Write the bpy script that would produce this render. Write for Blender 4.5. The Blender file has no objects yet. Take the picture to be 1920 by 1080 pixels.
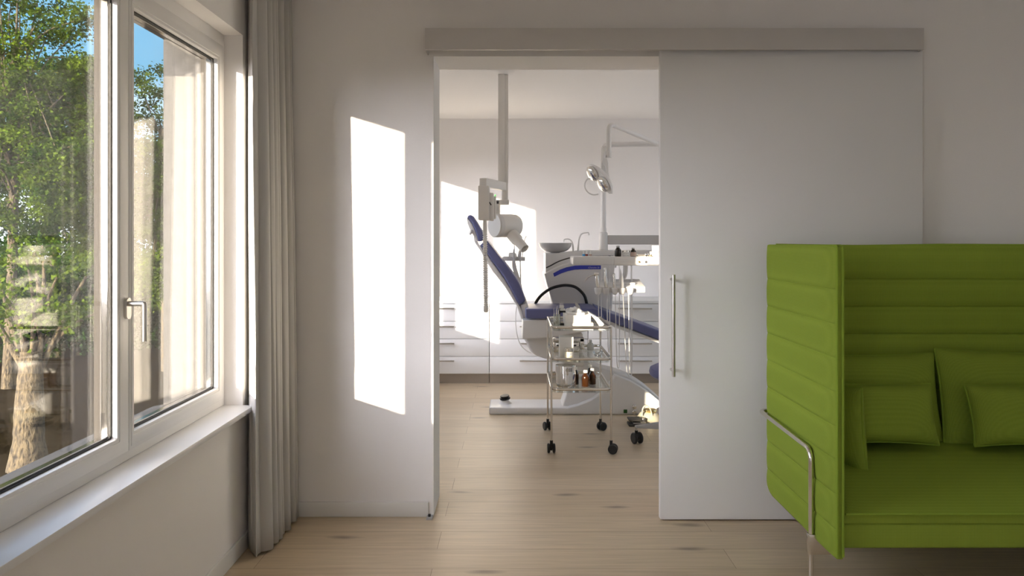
import bpy, bmesh, math, random
import numpy as np
from mathutils import Vector, Matrix, Quaternion

S = bpy.context.scene
COL = S.collection
PI = math.pi

# ------------------------------------------------------------------ camera, sky, sun, fill lamps
F = 1400.0            # focal length in pixels of a 1920 px wide frame
CX, CY = 965.0, 448.0 # principal point
EYE = 1.40
cam_d = bpy.data.cameras.new('camera')
cam = bpy.data.objects.new('camera', cam_d)
COL.objects.link(cam)
cam.location = (0, 0, EYE)
cam.rotation_euler = (PI / 2, 0, 0)
cam_d.sensor_fit = 'HORIZONTAL'
cam_d.sensor_width = 36
cam_d.lens = 36 * F / 1920
cam_d.shift_x = (960 - CX) / 1920
cam_d.shift_y = (CY - 540) / 1920
cam_d.clip_start = 0.05
S.camera = cam

S.view_settings.view_transform = 'Standard'
S.view_settings.look = 'None'
S.view_settings.gamma = 1
S.view_settings.use_curve_mapping = False
S.view_settings.exposure = 0.08
S.cycles.use_denoising = True
S.cycles.max_bounces = 12
S.cycles.diffuse_bounces = 7
S.cycles.glossy_bounces = 6
S.cycles.transmission_bounces = 10
S.cycles.transparent_max_bounces = 32
S.cycles.sample_clamp_indirect = 6.0
S.cycles.blur_glossy = 0.5

SKY_STRENGTH = 2.5
SUN_STRENGTH = 19.0
SUN_COLOR = (1.0, 0.86, 0.66)
SUN_DIR = Vector((0.67, 1.0, -0.21)).normalized()
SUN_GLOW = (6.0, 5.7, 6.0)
FRONT_FILL = 60.0
FAR_FILL = 4.0

world = bpy.data.worlds.new('sky')
S.world = world
world.use_nodes = True
wn, wl = world.node_tree.nodes, world.node_tree.links
wn.clear()
wo = wn.new('ShaderNodeOutputWorld')
wb = wn.new('ShaderNodeBackground')
wb.inputs['Strength'].default_value = SKY_STRENGTH
wl.new(wb.outputs[0], wo.inputs[0])
wt = wn.new('ShaderNodeTexCoord')
ws = wn.new('ShaderNodeSeparateXYZ')
wl.new(wt.outputs['Generated'], ws.inputs[0])
wr = wn.new('ShaderNodeValToRGB')
wl.new(ws.outputs['Z'], wr.inputs[0])
cr = wr.color_ramp
cr.elements[0].position = 0.0
cr.elements[0].color = (0.62, 0.66, 0.72, 1)
cr.elements[1].position = 0.7
cr.elements[1].color = (0.16, 0.37, 0.68, 1)
for p, c in ((0.02, (0.82, 0.88, 0.96)), (0.09, (0.36, 0.52, 0.64)), (0.2, (0.13, 0.31, 0.46))):
    e = cr.elements.new(p)
    e.color = (*c, 1)
wnz = wn.new('ShaderNodeTexNoise')
wmap = wn.new('ShaderNodeMapping')
wmap.inputs['Scale'].default_value = (3, 3, 9)
wl.new(wt.outputs['Generated'], wmap.inputs[0])
wl.new(wmap.outputs[0], wnz.inputs['Vector'])
wnz.inputs['Scale'].default_value = 1.6
wnz.inputs['Detail'].default_value = 6
wcr = wn.new('ShaderNodeValToRGB')
wcr.color_ramp.elements[0].position = 0.52
wcr.color_ramp.elements[1].position = 0.68
wl.new(wnz.outputs['Fac'], wcr.inputs[0])
wmask = wn.new('ShaderNodeMapRange')
wmask.inputs['From Min'].default_value = 0.22
wmask.inputs['From Max'].default_value = 0.05
wl.new(ws.outputs['Z'], wmask.inputs['Value'])
wmul = wn.new('ShaderNodeMath')
wmul.operation = 'MULTIPLY'
wl.new(wcr.outputs['Color'], wmul.inputs[0])
wl.new(wmask.outputs[0], wmul.inputs[1])
wmx = wn.new('ShaderNodeMix')
wmx.data_type = 'RGBA'
wl.new(wmul.outputs[0], wmx.inputs['Factor'])
wl.new(wr.outputs['Color'], wmx.inputs['A'])
wmx.inputs['B'].default_value = (0.9, 0.92, 0.95, 1)
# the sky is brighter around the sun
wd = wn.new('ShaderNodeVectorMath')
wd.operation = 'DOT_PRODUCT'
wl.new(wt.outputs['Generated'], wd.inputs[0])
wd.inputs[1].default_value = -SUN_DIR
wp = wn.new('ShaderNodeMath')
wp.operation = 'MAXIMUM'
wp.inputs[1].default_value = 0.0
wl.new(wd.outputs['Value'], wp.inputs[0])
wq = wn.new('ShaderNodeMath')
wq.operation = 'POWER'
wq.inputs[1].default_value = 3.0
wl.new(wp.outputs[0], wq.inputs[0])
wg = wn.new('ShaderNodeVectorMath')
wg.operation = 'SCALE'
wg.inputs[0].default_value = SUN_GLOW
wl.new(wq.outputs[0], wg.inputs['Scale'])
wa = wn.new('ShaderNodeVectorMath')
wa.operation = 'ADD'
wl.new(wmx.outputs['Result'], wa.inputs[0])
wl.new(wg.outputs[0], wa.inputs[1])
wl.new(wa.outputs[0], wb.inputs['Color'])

def add_light(name, kind, energy, color, loc, direction, **kw):
    d = bpy.data.lights.new(name, kind)
    d.energy = energy
    d.color = color
    for k, v in kw.items():
        setattr(d, k, v)
    o = bpy.data.objects.new(name, d)
    COL.objects.link(o)
    o.location = loc
    o.rotation_euler = Vector(direction).to_track_quat('-Z', 'Y').to_euler()
    return o

add_light('sun', 'SUN', SUN_STRENGTH, SUN_COLOR, (-6, -8, 5), SUN_DIR, angle=math.radians(0.7))
# added area lamps outside windows out of view, to brighten both rooms
add_light('fill_front', 'AREA', FRONT_FILL, (0.92, 0.94, 1.0), (-1.60, -1.5, 1.49), (1, 0, 0),
          shape='RECTANGLE', size=1.62, size_y=1.70)
add_light('fill_far', 'AREA', FAR_FILL, (0.92, 0.94, 1.0), (-1.64, 6.15, 1.49), (1, 0, 0),
          shape='RECTANGLE', size=1.6, size_y=1.7)
add_light('fill_far_right', 'AREA', 8.0, (0.95, 0.96, 1.0), (3.55, 5.9, 1.6), (-1, 0, 0),
          shape='RECTANGLE', size=1.3, size_y=2.2)

# ------------------------------------------------------------------ helpers
def P(px, py, Y):
    return Vector(((px - CX) * Y / F, Y, EYE - (py - CY) * Y / F))

ROOTLOC = {}

def rootloc(o):
    while o.parent:
        o = o.parent
    return Vector(o.location)

def tag(o, label, cat, group=None, kind=None):
    o['label'] = label
    o['category'] = cat
    if group:
        o['group'] = group
    if kind:
        o['kind'] = kind
    return o

def thing(name, label, cat, loc, group=None, kind=None):
    o = bpy.data.objects.new(name, None)
    o.empty_display_size = 0.1
    COL.objects.link(o)
    o.location = loc
    tag(o, label, cat, group, kind)
    return o

def obj(name, bm, m, parent=None, smooth=35, origin=None):
    """Link a bmesh (built in world coordinates) as ONE mesh object."""
    me = bpy.data.meshes.new(name)
    L = None
    if parent is not None:
        L = rootloc(parent)
    elif origin is not None:
        L = Vector(origin)
    if L is not None:
        bmesh.ops.translate(bm, verts=bm.verts, vec=-L)
    bmesh.ops.recalc_face_normals(bm, faces=bm.faces)
    bm.to_mesh(me)
    bm.free()
    if smooth:
        me.polygons.foreach_set('use_smooth', [True] * len(me.polygons))
        me.set_sharp_from_angle(angle=math.radians(smooth))
    o = bpy.data.objects.new(name, me)
    COL.objects.link(o)
    ms = m if isinstance(m, (list, tuple)) else [m]
    for x in ms:
        me.materials.append(x)
    if parent is not None:
        o.parent = parent
    elif origin is not None:
        o.location = origin
    return o

def struct(name, bm, m, label, cat, smooth=0):
    o = obj(name, bm, m, None, smooth)
    o['kind'] = 'structure'
    o['label'] = label
    o['category'] = cat
    return o

def dup(root, loc, label=None, rotz=None):
    r = root.copy()
    COL.objects.link(r)
    r.location = loc
    if rotz is not None:
        r.rotation_euler = (0, 0, rotz)
    if label:
        r['label'] = label
    for ch in list(root.children):
        c = ch.copy()
        COL.objects.link(c)
        c.parent = r
        for g in list(ch.children):
            d = g.copy()
            COL.objects.link(d)
            d.parent = c
    return r

def NB():
    return bmesh.new()

def box(bm, x0, x1, y0, y1, z0, z1, bev=0.0, seg=2):
    r = bmesh.ops.create_cube(bm, size=1)
    vs = r['verts']
    for v in vs:
        v.co = Vector(((x0 + x1) / 2 + v.co.x * (x1 - x0), (y0 + y1) / 2 + v.co.y * (y1 - y0), (z0 + z1) / 2 + v.co.z * (z1 - z0)))
    if bev:
        es = list({e for v in vs for e in v.link_edges})
        bmesh.ops.bevel(bm, geom=es, offset=bev, segments=seg, profile=0.5, affect='EDGES', clamp_overlap=True)
    return bm

def obox(bm, M, sx, sy, sz, bev=0.0, seg=2):
    """box of size sx,sy,sz transformed by matrix M"""
    t = bmesh.new()
    box(t, -sx / 2, sx / 2, -sy / 2, sy / 2, -sz / 2, sz / 2, bev, seg)
    bmesh.ops.transform(t, matrix=M, verts=t.verts)
    merge(bm, t)
    return bm

def merge(bm, t):
    me = bpy.data.meshes.new('tmp')
    t.to_mesh(me)
    t.free()
    bm.from_mesh(me)
    bpy.data.meshes.remove(me)

def frame_at(d):
    d = Vector(d).normalized()
    a = Vector((0, 0, 1)) if abs(d.z) < 0.9 else Vector((1, 0, 0))
    u = d.cross(a).normalized()
    return u, d.cross(u).normalized()

def tube(bm, pts, r, seg=10, closed=False, cap=True):
    pts = [Vector(p) for p in pts]
    n = len(pts)
    rs = r if isinstance(r, (list, tuple)) else [r] * n
    rings = []
    u = None
    for i, p in enumerate(pts):
        if closed:
            d = pts[(i + 1) % n] - pts[i - 1]
        else:
            d = pts[min(i + 1, n - 1)] - pts[max(i - 1, 0)]
        d.normalize()
        if u is None:
            u, w = frame_at(d)
        else:
            u = (u - d * u.dot(d))
            if u.length < 1e-6:
                u, w = frame_at(d)
            u.normalize()
            w = d.cross(u)
        rings.append([bm.verts.new(p + (u * math.cos(2 * PI * k / seg) + w * math.sin(2 * PI * k / seg)) * rs[i]) for k in range(seg)])
    m = n if closed else n - 1
    for i in range(m):
        a, b = rings[i], rings[(i + 1) % n]
        for k in range(seg):
            bm.faces.new((a[k], a[(k + 1) % seg], b[(k + 1) % seg], b[k]))
    if cap and not closed:
        bm.faces.new(rings[0][::-1])
        bm.faces.new(rings[-1])
    return bm

def cyl(bm, p0, p1, r0, r1=None, seg=20):
    return tube(bm, [p0, p1], [r0, r0 if r1 is None else r1], seg)

def smooth_path(pts, n=6, closed=False):
    pts = [Vector(p) for p in pts]
    out = []
    m = len(pts)
    rng = range(m) if closed else range(m - 1)
    for i in rng:
        if closed:
            p0, p1, p2, p3 = pts[i - 1], pts[i], pts[(i + 1) % m], pts[(i + 2) % m]
        else:
            p0, p1, p2, p3 = pts[max(i - 1, 0)], pts[i], pts[i + 1], pts[min(i + 2, m - 1)]
        for k in range(n):
            t = k / n
            out.append(0.5 * ((2 * p1) + (p2 - p0) * t + (2 * p0 - 5 * p1 + 4 * p2 - p3) * t * t + (3 * p1 - p0 - 3 * p2 + p3) * t ** 3))
    if not closed:
        out.append(pts[-1])
    return out

def fillet(pts, r, n=6):
    """polyline with rounded corners"""
    pts = [Vector(p) for p in pts]
    out = [pts[0]]
    for i in range(1, len(pts) - 1):
        a, b, c = pts[i - 1], pts[i], pts[i + 1]
        d1, d2 = (a - b), (c - b)
        q = min(r, d1.length * 0.45, d2.length * 0.45)
        p1, p2 = b + d1.normalized() * q, b + d2.normalized() * q
        for k in range(n + 1):
            t = k / n
            out.append((1 - t) ** 2 * p1 + 2 * t * (1 - t) * b + t * t * p2)
    out.append(pts[-1])
    return out

def lathe(bm, prof, origin, seg=28, axis=None):
    """prof: list of (r, h) along axis from origin"""
    o = Vector(origin)
    d = Vector(axis or (0, 0, 1)).normalized()
    if abs(d.z) > 0.999:
        u, w = Vector((1, 0, 0)), Vector((0, 1, 0))
    else:
        u, w = frame_at(d)
    rings = []
    for r, h in prof:
        if r < 1e-6:
            rings.append([bm.verts.new(o + d * h)])
        else:
            rings.append([bm.verts.new(o + d * h + (u * math.cos(2 * PI * k / seg) + w * math.sin(2 * PI * k / seg)) * r) for k in range(seg)])
    for a, b in zip(rings, rings[1:]):
        for k in range(seg):
            k2 = (k + 1) % seg
            if len(a) == 1 and len(b) == 1:
                continue
            if len(a) == 1:
                bm.faces.new((a[0], b[k2], b[k]))
            elif len(b) == 1:
                bm.faces.new((a[k], a[k2], b[0]))
            else:
                bm.faces.new((a[k], a[k2], b[k2], b[k]))
    if len(rings[0]) > 1:
        bm.faces.new(rings[0][::-1])
    if len(rings[-1]) > 1:
        bm.faces.new(rings[-1])
    return bm

def prism(bm, poly_xz, y0, y1, bev=0.0, seg=2):
    """polygon in XZ extruded from y0 to y1"""
    t = bmesh.new()
    a = [t.verts.new((x, y0, z)) for x, z in poly_xz]
    b = [t.verts.new((x, y1, z)) for x, z in poly_xz]
    n = len(a)
    t.faces.new(a)
    t.faces.new(b[::-1])
    for i in range(n):
        t.faces.new((a[i], b[i], b[(i + 1) % n], a[(i + 1) % n]))
    bmesh.ops.recalc_face_normals(t, faces=t.faces)
    if bev:
        es = [e for e in t.edges if all(abs(v.co.y - y0) < 1e-6 for v in e.verts) or all(abs(v.co.y - y1) < 1e-6 for v in e.verts)]
        bmesh.ops.bevel(t, geom=es, offset=bev, segments=seg, profile=0.5, affect='EDGES', clamp_overlap=True)
    merge(bm, t)
    return bm

def smooth_poly(poly, n=4, closed=True):
    q = smooth_path([Vector((x, 0, z)) for x, z in poly], n, closed)
    return [(v.x, v.z) for v in q]

def pp(pts, Y):
    """pixel outline -> XZ outline at depth Y"""
    out = []
    for px, py in pts:
        v = P(px, py, Y)
        out.append((v.x, v.z))
    return out

def ring_yz(bm, x0, x1, ya, yb, za, zb, yc, yd, zc, zd, bev=0.003):
    """rectangular frame in the YZ plane: outer [ya,yb]x[za,zb], opening [yc,yd]x[zc,zd]"""
    t = bmesh.new()
    o = [(ya, za), (yb, za), (yb, zb), (ya, zb)]
    i = [(yc, zc), (yd, zc), (yd, zd), (yc, zd)]
    V = {}
    for nm, pl in (('o', o), ('i', i)):
        for s, x in (('a', x0), ('b', x1)):
            V[nm + s] = [t.verts.new((x, y, z)) for y, z in pl]
    for k in range(4):
        j = (k + 1) % 4
        t.faces.new((V['oa'][k], V['oa'][j], V['ia'][j], V['ia'][k]))
        t.faces.new((V['ob'][k], V['ib'][k], V['ib'][j], V['ob'][j]))
        t.faces.new((V['oa'][k], V['ob'][k], V['ob'][j], V['oa'][j]))
        t.faces.new((V['ia'][k], V['ia'][j], V['ib'][j], V['ib'][k]))
    bmesh.ops.recalc_face_normals(t, faces=t.faces)
    if bev:
        es = [e for e in t.edges if e.calc_face_angle(0) > 0.5]
        bmesh.ops.bevel(t, geom=es, offset=bev, segments=2, profile=0.5, affect='EDGES', clamp_overlap=True)
    merge(bm, t)
    return bm

# ------------------------------------------------------------------ materials
MATS = {}

def mat(name, color=(0.8, 0.8, 0.8), rough=0.5, metal=0.0, spec=0.5, bump=None, noise=None, trans=0.0, ior=1.45, coat=0.0, sheen=0.0):
    """bump=(scale, strength), noise=(scale, amount) varies the colour"""
    m = bpy.data.materials.new(name)
    m.use_nodes = True
    n, l = m.node_tree.nodes, m.node_tree.links
    b = n['Principled BSDF']
    b.inputs['Base Color'].default_value = (*color, 1)
    b.inputs['Roughness'].default_value = rough
    b.inputs['Metallic'].default_value = metal
    b.inputs['Specular IOR Level'].default_value = spec
    b.inputs['Transmission Weight'].default_value = trans
    b.inputs['IOR'].default_value = ior
    b.inputs['Coat Weight'].default_value = coat
    b.inputs['Sheen Weight'].default_value = sheen
    tc = n.new('ShaderNodeTexCoord')
    if noise:
        t = n.new('ShaderNodeTexNoise')
        t.inputs['Scale'].default_value = noise[0]
        t.inputs['Detail'].default_value = 5
        l.new(tc.outputs['Object'], t.inputs['Vector'])
        mr = n.new('ShaderNodeMapRange')
        mr.inputs['From Min'].default_value = 0.3
        mr.inputs['From Max'].default_value = 0.7
        mr.inputs['To Min'].default_value = 1 - noise[1]
        mr.inputs['To Max'].default_value = 1 + noise[1]
        l.new(t.outputs['Fac'], mr.inputs['Value'])
        mx = n.new('ShaderNodeVectorMath')
        mx.operation = 'SCALE'
        mx.inputs[0].default_value = color
        l.new(mr.outputs[0], mx.inputs['Scale'])
        l.new(mx.outputs[0], b.inputs['Base Color'])
    if bump:
        t = n.new('ShaderNodeTexNoise')
        t.inputs['Scale'].default_value = bump[0]
        t.inputs['Detail'].default_value = 3
        l.new(tc.outputs['Object'], t.inputs['Vector'])
        bp = n.new('ShaderNodeBump')
        bp.inputs['Strength'].default_value = bump[1]
        bp.inputs['Distance'].default_value = 0.002
        l.new(t.outputs['Fac'], bp.inputs['Height'])
        l.new(bp.outputs[0], b.inputs['Normal'])
    MATS[name] = m
    return m

def glass_pane_mat(name, tint=(0.985, 0.985, 0.985), boost=1.0):
    """clear flat glass: Fresnel mix of straight-through and mirror, both sides"""
    m = bpy.data.materials.new(name)
    m.use_nodes = True
    n, l = m.node_tree.nodes, m.node_tree.links
    n.clear()
    out = n.new('ShaderNodeOutputMaterial')
    mix = n.new('ShaderNodeMixShader')
    tr = n.new('ShaderNodeBsdfTransparent')
    tr.inputs[0].default_value = (*tint, 1)
    gl = n.new('ShaderNodeBsdfGlossy')
    gl.inputs['Roughness'].default_value = 0.0
    gl.inputs['Color'].default_value = (1, 1, 1, 1)
    geo = n.new('ShaderNodeNewGeometry')
    mr = n.new('ShaderNodeMapRange')
    mr.inputs['To Min'].default_value = 1.52
    mr.inputs['To Max'].default_value = 1 / 1.52
    l.new(geo.outputs['Backfacing'], mr.inputs['Value'])
    fr = n.new('ShaderNodeFresnel')
    l.new(mr.outputs[0], fr.inputs['IOR'])
    ml = n.new('ShaderNodeMath')
    ml.operation = 'MULTIPLY'
    ml.use_clamp = True
    ml.inputs[1].default_value = boost
    l.new(fr.outputs[0], ml.inputs[0])
    l.new(ml.outputs[0], mix.inputs[0])
    l.new(tr.outputs[0], mix.inputs[1])
    l.new(gl.outputs[0], mix.inputs[2])
    l.new(mix.outputs[0], out.inputs[0])
    MATS[name] = m
    return m

def floor_mat():
    m = bpy.data.materials.new('oak_planks')
    m.use_nodes = True
    n, l = m.node_tree.nodes, m.node_tree.links
    b = n['Principled BSDF']
    tc = n.new('ShaderNodeTexCoord')
    mp = n.new('ShaderNodeMapping')
    mp.inputs['Location'].default_value = (0.35, 0.03, 0)
    l.new(tc.outputs['Object'], mp.inputs[0])
    br = n.new('ShaderNodeTexBrick')
    br.offset = 0.37
    br.offset_frequency = 2
    br.inputs['Scale'].default_value = 1.0
    br.inputs['Brick Width'].default_value = 2.05
    br.inputs['Row Height'].default_value = 0.2
    br.inputs['Mortar Size'].default_value = 0.0012
    br.inputs['Mortar Smooth'].default_value = 0.3
    br.inputs['Bias'].default_value = 0.0
    br.inputs['Color1'].default_value = (0.52, 0.41, 0.28, 1)
    br.inputs['Color2'].default_value = (0.59, 0.475, 0.335, 1)
    br.inputs['Mortar'].default_value = (0.25, 0.17, 0.10, 1)
    l.new(mp.outputs[0], br.inputs['Vector'])
    # long grain
    gm = n.new('ShaderNodeMapping')
    gm.inputs['Scale'].default_value = (1.2, 26, 1)
    l.new(tc.outputs['Object'], gm.inputs[0])
    gn = n.new('ShaderNodeTexNoise')
    gn.inputs['Scale'].default_value = 2.2
    gn.inputs['Detail'].default_value = 8
    gn.inputs['Distortion'].default_value = 0.8
    l.new(gm.outputs[0], gn.inputs['Vector'])
    gr = n.new('ShaderNodeMapRange')
    gr.inputs['From Min'].default_value = 0.3
    gr.inputs['From Max'].default_value = 0.7
    gr.inputs['To Min'].default_value = 0.86
    gr.inputs['To Max'].default_value = 1.08
    l.new(gn.outputs['Fac'], gr.inputs['Value'])
    sc = n.new('ShaderNodeVectorMath')
    sc.operation = 'SCALE'
    l.new(br.outputs['Color'], sc.inputs[0])
    l.new(gr.outputs[0], sc.inputs['Scale'])
    # knots
    km = n.new('ShaderNodeMapping')
    km.inputs['Scale'].default_value = (0.75, 2.6, 1)
    km.inputs['Location'].default_value = (0.9, 0.35, 0)
    l.new(tc.outputs['Object'], km.inputs[0])
    kn = n.new('ShaderNodeTexNoise')
    kn.inputs['Scale'].default_value = 9
    l.new(km.outputs[0], kn.inputs['Vector'])
    ka = n.new('ShaderNodeMix')
    ka.data_type = 'VECTOR'
    ka.inputs['Factor'].default_value = 0.05
    l.new(km.outputs[0], ka.inputs[4])
    l.new(kn.outputs['Color'], ka.inputs[5])
    vo = n.new('ShaderNodeTexVoronoi')
    vo.voronoi_dimensions = '2D'
    vo.inputs['Scale'].default_value = 1.25
    l.new(ka.outputs[1], vo.inputs['Vector'])
    kr = n.new('ShaderNodeValToRGB')
    kr.color_ramp.elements[0].position = 0.015
    kr.color_ramp.elements[0].color = (1, 1, 1, 1)
    kr.color_ramp.elements[1].position = 0.085
    kr.color_ramp.elements[1].color = (0, 0, 0, 1)
    l.new(vo.outputs['Distance'], kr.inputs[0])
    sx = n.new('ShaderNodeSeparateColor')
    l.new(vo.outputs['Color'], sx.inputs[0])
    gt = n.new('ShaderNodeMath')
    gt.operation = 'GREATER_THAN'
    gt.inputs[1].default_value = 0.35
    l.new(sx.outputs[0], gt.inputs[0])
    km2 = n.new('ShaderNodeMath')
    km2.operation = 'MULTIPLY'
    l.new(kr.outputs['Color'], km2.inputs[0])
    l.new(gt.outputs[0], km2.inputs[1])
    km3 = n.new('ShaderNodeMath')
    km3.operation = 'MULTIPLY'
    km3.inputs[1].default_value = 0.7
    l.new(km2.outputs[0], km3.inputs[0])
    mx = n.new('ShaderNodeMix')
    mx.data_type = 'RGBA'
    l.new(km3.outputs[0], mx.inputs['Factor'])
    l.new(sc.outputs[0], mx.inputs['A'])
    mx.inputs['B'].default_value = (0.13, 0.095, 0.07, 1)
    l.new(mx.outputs['Result'], b.inputs['Base Color'])
    b.inputs['Roughness'].default_value = 0.36
    b.inputs['Specular IOR Level'].default_value = 0.5
    bp = n.new('ShaderNodeBump')
    bp.inputs['Strength'].default_value = 0.15
    bp.inputs['Distance'].default_value = 0.002
    l.new(gn.outputs['Fac'], bp.inputs['Height'])
    bp2 = n.new('ShaderNodeBump')
    bp2.invert = True
    bp2.inputs['Strength'].default_value = 0.6
    bp2.inputs['Distance'].default_value = 0.002
    l.new(br.outputs['Fac'], bp2.inputs['Height'])
    l.new(bp.outputs[0], bp2.inputs['Normal'])
    l.new(bp2.outputs[0], b.inputs['Normal'])
    MATS['floor'] = m
    return m

def fabric_mat(name, color, color2, scale=(260, 260, 260), strength=0.5, rough=0.85):
    """knitted cloth: a fine grid of raised dots"""
    m = bpy.data.materials.new(name)
    m.use_nodes = True
    n, l = m.node_tree.nodes, m.node_tree.links
    b = n['Principled BSDF']
    tc = n.new('ShaderNodeTexCoord')
    mp = n.new('ShaderNodeMapping')
    mp.inputs['Scale'].default_value = scale
    l.new(tc.outputs['Object'], mp.inputs[0])
    vs = n.new('ShaderNodeVectorMath')
    vs.operation = 'SINE'
    l.new(mp.outputs[0], vs.inputs[0])
    sp = n.new('ShaderNodeSeparateXYZ')
    l.new(vs.outputs[0], sp.inputs[0])
    a1 = n.new('ShaderNodeMath')
    a1.operation = 'ADD'
    l.new(sp.outputs[0], a1.inputs[0])
    l.new(sp.outputs[1], a1.inputs[1])
    a2 = n.new('ShaderNodeMath')
    a2.operation = 'ADD'
    l.new(a1.outputs[0], a2.inputs[0])
    l.new(sp.outputs[2], a2.inputs[1])
    mr = n.new('ShaderNodeMapRange')
    mr.inputs['From Min'].default_value = -2.0
    mr.inputs['From Max'].default_value = 2.0
    l.new(a2.outputs[0], mr.inputs['Value'])
    mx = n.new('ShaderNodeMix')
    mx.data_type = 'RGBA'
    l.new(mr.outputs[0], mx.inputs['Factor'])
    mx.inputs['A'].default_value = (*color2, 1)
    mx.inputs['B'].default_value = (*color, 1)
    l.new(mx.outputs['Result'], b.inputs['Base Color'])
    b.inputs['Roughness'].default_value = rough
    b.inputs['Specular IOR Level'].default_value = 0.15
    bp = n.new('ShaderNodeBump')
    bp.inputs['Strength'].default_value = strength
    bp.inputs['Distance'].default_value = 0.003
    l.new(mr.outputs[0], bp.inputs['Height'])
    l.new(bp.outputs[0], b.inputs['Normal'])
    MATS[name] = m
    return m

def leaf_mat(name, ca, cb, scale=3.0):
    m = bpy.data.materials.new(name)
    m.use_nodes = True
    n, l = m.node_tree.nodes, m.node_tree.links
    n.clear()
    out = n.new('ShaderNodeOutputMaterial')
    mix = n.new('ShaderNodeMixShader')
    mix.inputs[0].default_value = 0.3
    df = n.new('ShaderNodeBsdfDiffuse')
    tl = n.new('ShaderNodeBsdfTranslucent')
    tc = n.new('ShaderNodeTexCoord')
    nz = n.new('ShaderNodeTexNoise')
    nz.inputs['Scale'].default_value = scale
    nz.inputs['Detail'].default_value = 4
    l.new(tc.outputs['Object'], nz.inputs['Vector'])
    mr = n.new('ShaderNodeMapRange')
    mr.inputs['From Min'].default_value = 0.35
    mr.inputs['From Max'].default_value = 0.65
    l.new(nz.outputs['Fac'], mr.inputs['Value'])
    mx = n.new('ShaderNodeMix')
    mx.data_type = 'RGBA'
    l.new(mr.outputs[0], mx.inputs['Factor'])
    mx.inputs['A'].default_value = (*ca, 1)
    mx.inputs['B'].default_value = (*cb, 1)
    l.new(mx.outputs['Result'], df.inputs[0])
    l.new(mx.outputs['Result'], tl.inputs[0])
    l.new(df.outputs[0], mix.inputs[1])
    l.new(tl.outputs[0], mix.inputs[2])
    l.new(mix.outputs[0], out.inputs[0])
    MATS[name] = m
    return m

def bark_mat():
    m = bpy.data.materials.new('bark')
    m.use_nodes = True
    n, l = m.node_tree.nodes, m.node_tree.links
    b = n['Principled BSDF']
    tc = n.new('ShaderNodeTexCoord')
    mp = n.new('ShaderNodeMapping')
    mp.inputs['Scale'].default_value = (22, 22, 9)
    l.new(tc.outputs['Object'], mp.inputs[0])
    vo = n.new('ShaderNodeTexNoise')
    vo.inputs['Scale'].default_value = 1.6
    vo.inputs['Detail'].default_value = 7
    vo.inputs['Distortion'].default_value = 0.35
    l.new(mp.outputs[0], vo.inputs['Vector'])
    cr = n.new('ShaderNodeValToRGB')
    cr.color_ramp.elements[0].position = 0.35
    cr.color_ramp.elements[0].color = (0.02, 0.016, 0.011, 1)
    cr.color_ramp.elements[1].position = 0.62
    cr.color_ramp.elements[1].color = (0.12, 0.09, 0.048, 1)
    l.new(vo.outputs['Fac'], cr.inputs[0])
    l.new(cr.outputs[0], b.inputs['Base Color'])
    b.inputs['Roughness'].default_value = 0.95
    bp = n.new('ShaderNodeBump')
    bp.inputs['Strength'].default_value = 1.0
    bp.inputs['Distance'].default_value = 0.03
    l.new(vo.outputs['Fac'], bp.inputs['Height'])
    l.new(bp.outputs[0], b.inputs['Normal'])
    MATS['bark'] = m
    return m

W_WALL = mat('wall_paint', (0.86, 0.838, 0.822), 0.9, bump=(260, 0.25))
W_CEIL = mat('ceiling_paint', (0.88, 0.865, 0.85), 0.9, bump=(260, 0.2))
W_LACQ = mat('white_lacquer', (0.82, 0.82, 0.82), 0.32)
W_DOOR = mat('white_door', (0.80, 0.795, 0.79), 0.42)
W_TRIM = mat('white_trim', (0.80, 0.79, 0.77), 0.5)
W_RAIL = mat('rail_aluminium', (0.60, 0.58, 0.565), 0.5, metal=0.1)
UPVC = mat('window_white', (0.82, 0.81, 0.80), 0.38)
SILLM = mat('sill_white', (0.83, 0.83, 0.84), 0.28)
STEEL = mat('brushed_steel', (0.60, 0.58, 0.55), 0.30, metal=1.0)
CHROME = mat('chrome', (0.72, 0.70, 0.67), 0.10, metal=1.0)
CHROMEW = mat('chrome_warm', (0.74, 0.71, 0.66), 0.16, metal=1.0)
SPACER = mat('spacer_aluminium', (0.66, 0.64, 0.61), 0.08, metal=1.0)
GASKET = mat('black_rubber', (0.02, 0.02, 0.02), 0.6)
BLACKP = mat('black_plastic', (0.018, 0.017, 0.017), 0.42)
DARKP = mat('dark_plastic', (0.05, 0.045, 0.04), 0.5)
GREYP = mat('grey_plastic', (0.42, 0.41, 0.40), 0.45)
DENT = mat('dental_white', (0.73, 0.715, 0.70), 0.30)
DENT2 = mat('dental_cream', (0.81, 0.785, 0.75), 0.38)
BLUE = mat('blue_vinyl', (0.125, 0.135, 0.28), 0.40, bump=(90, 0.08))
STRIPE = mat('blue_stripe', (0.035, 0.05, 0.42), 0.4)
PLINTH = mat('plinth_metal', (0.36, 0.33, 0.30), 0.25, metal=0.75)
PAPER = mat('white_paper', (0.84, 0.83, 0.80), 0.9)
CREAM = mat('cream_powder', (0.72, 0.66, 0.50), 0.6)
AMBER = mat('amber_glass', (0.032, 0.011, 0.003), 0.12, spec=0.6)
DARKGL = mat('dark_amber', (0.025, 0.016, 0.010), 0.12, spec=0.6)
GOLD = mat('gold_metal', (0.62, 0.46, 0.20), 0.28, metal=1.0)
GREENSW = mat('green_switch', (0.01, 0.09, 0.01), 0.35)
CYANP = mat('blue_label', (0.05, 0.30, 0.62), 0.5)
REDP = mat('red_label', (0.25, 0.05, 0.04), 0.5)
PINKP = mat('tan_label', (0.55, 0.42, 0.36), 0.5)
GREYBOX = mat('grey_card', (0.50, 0.48, 0.46), 0.7)
PEDALM = mat('cream_enamel', (0.42, 0.39, 0.29), 0.28)
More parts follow.
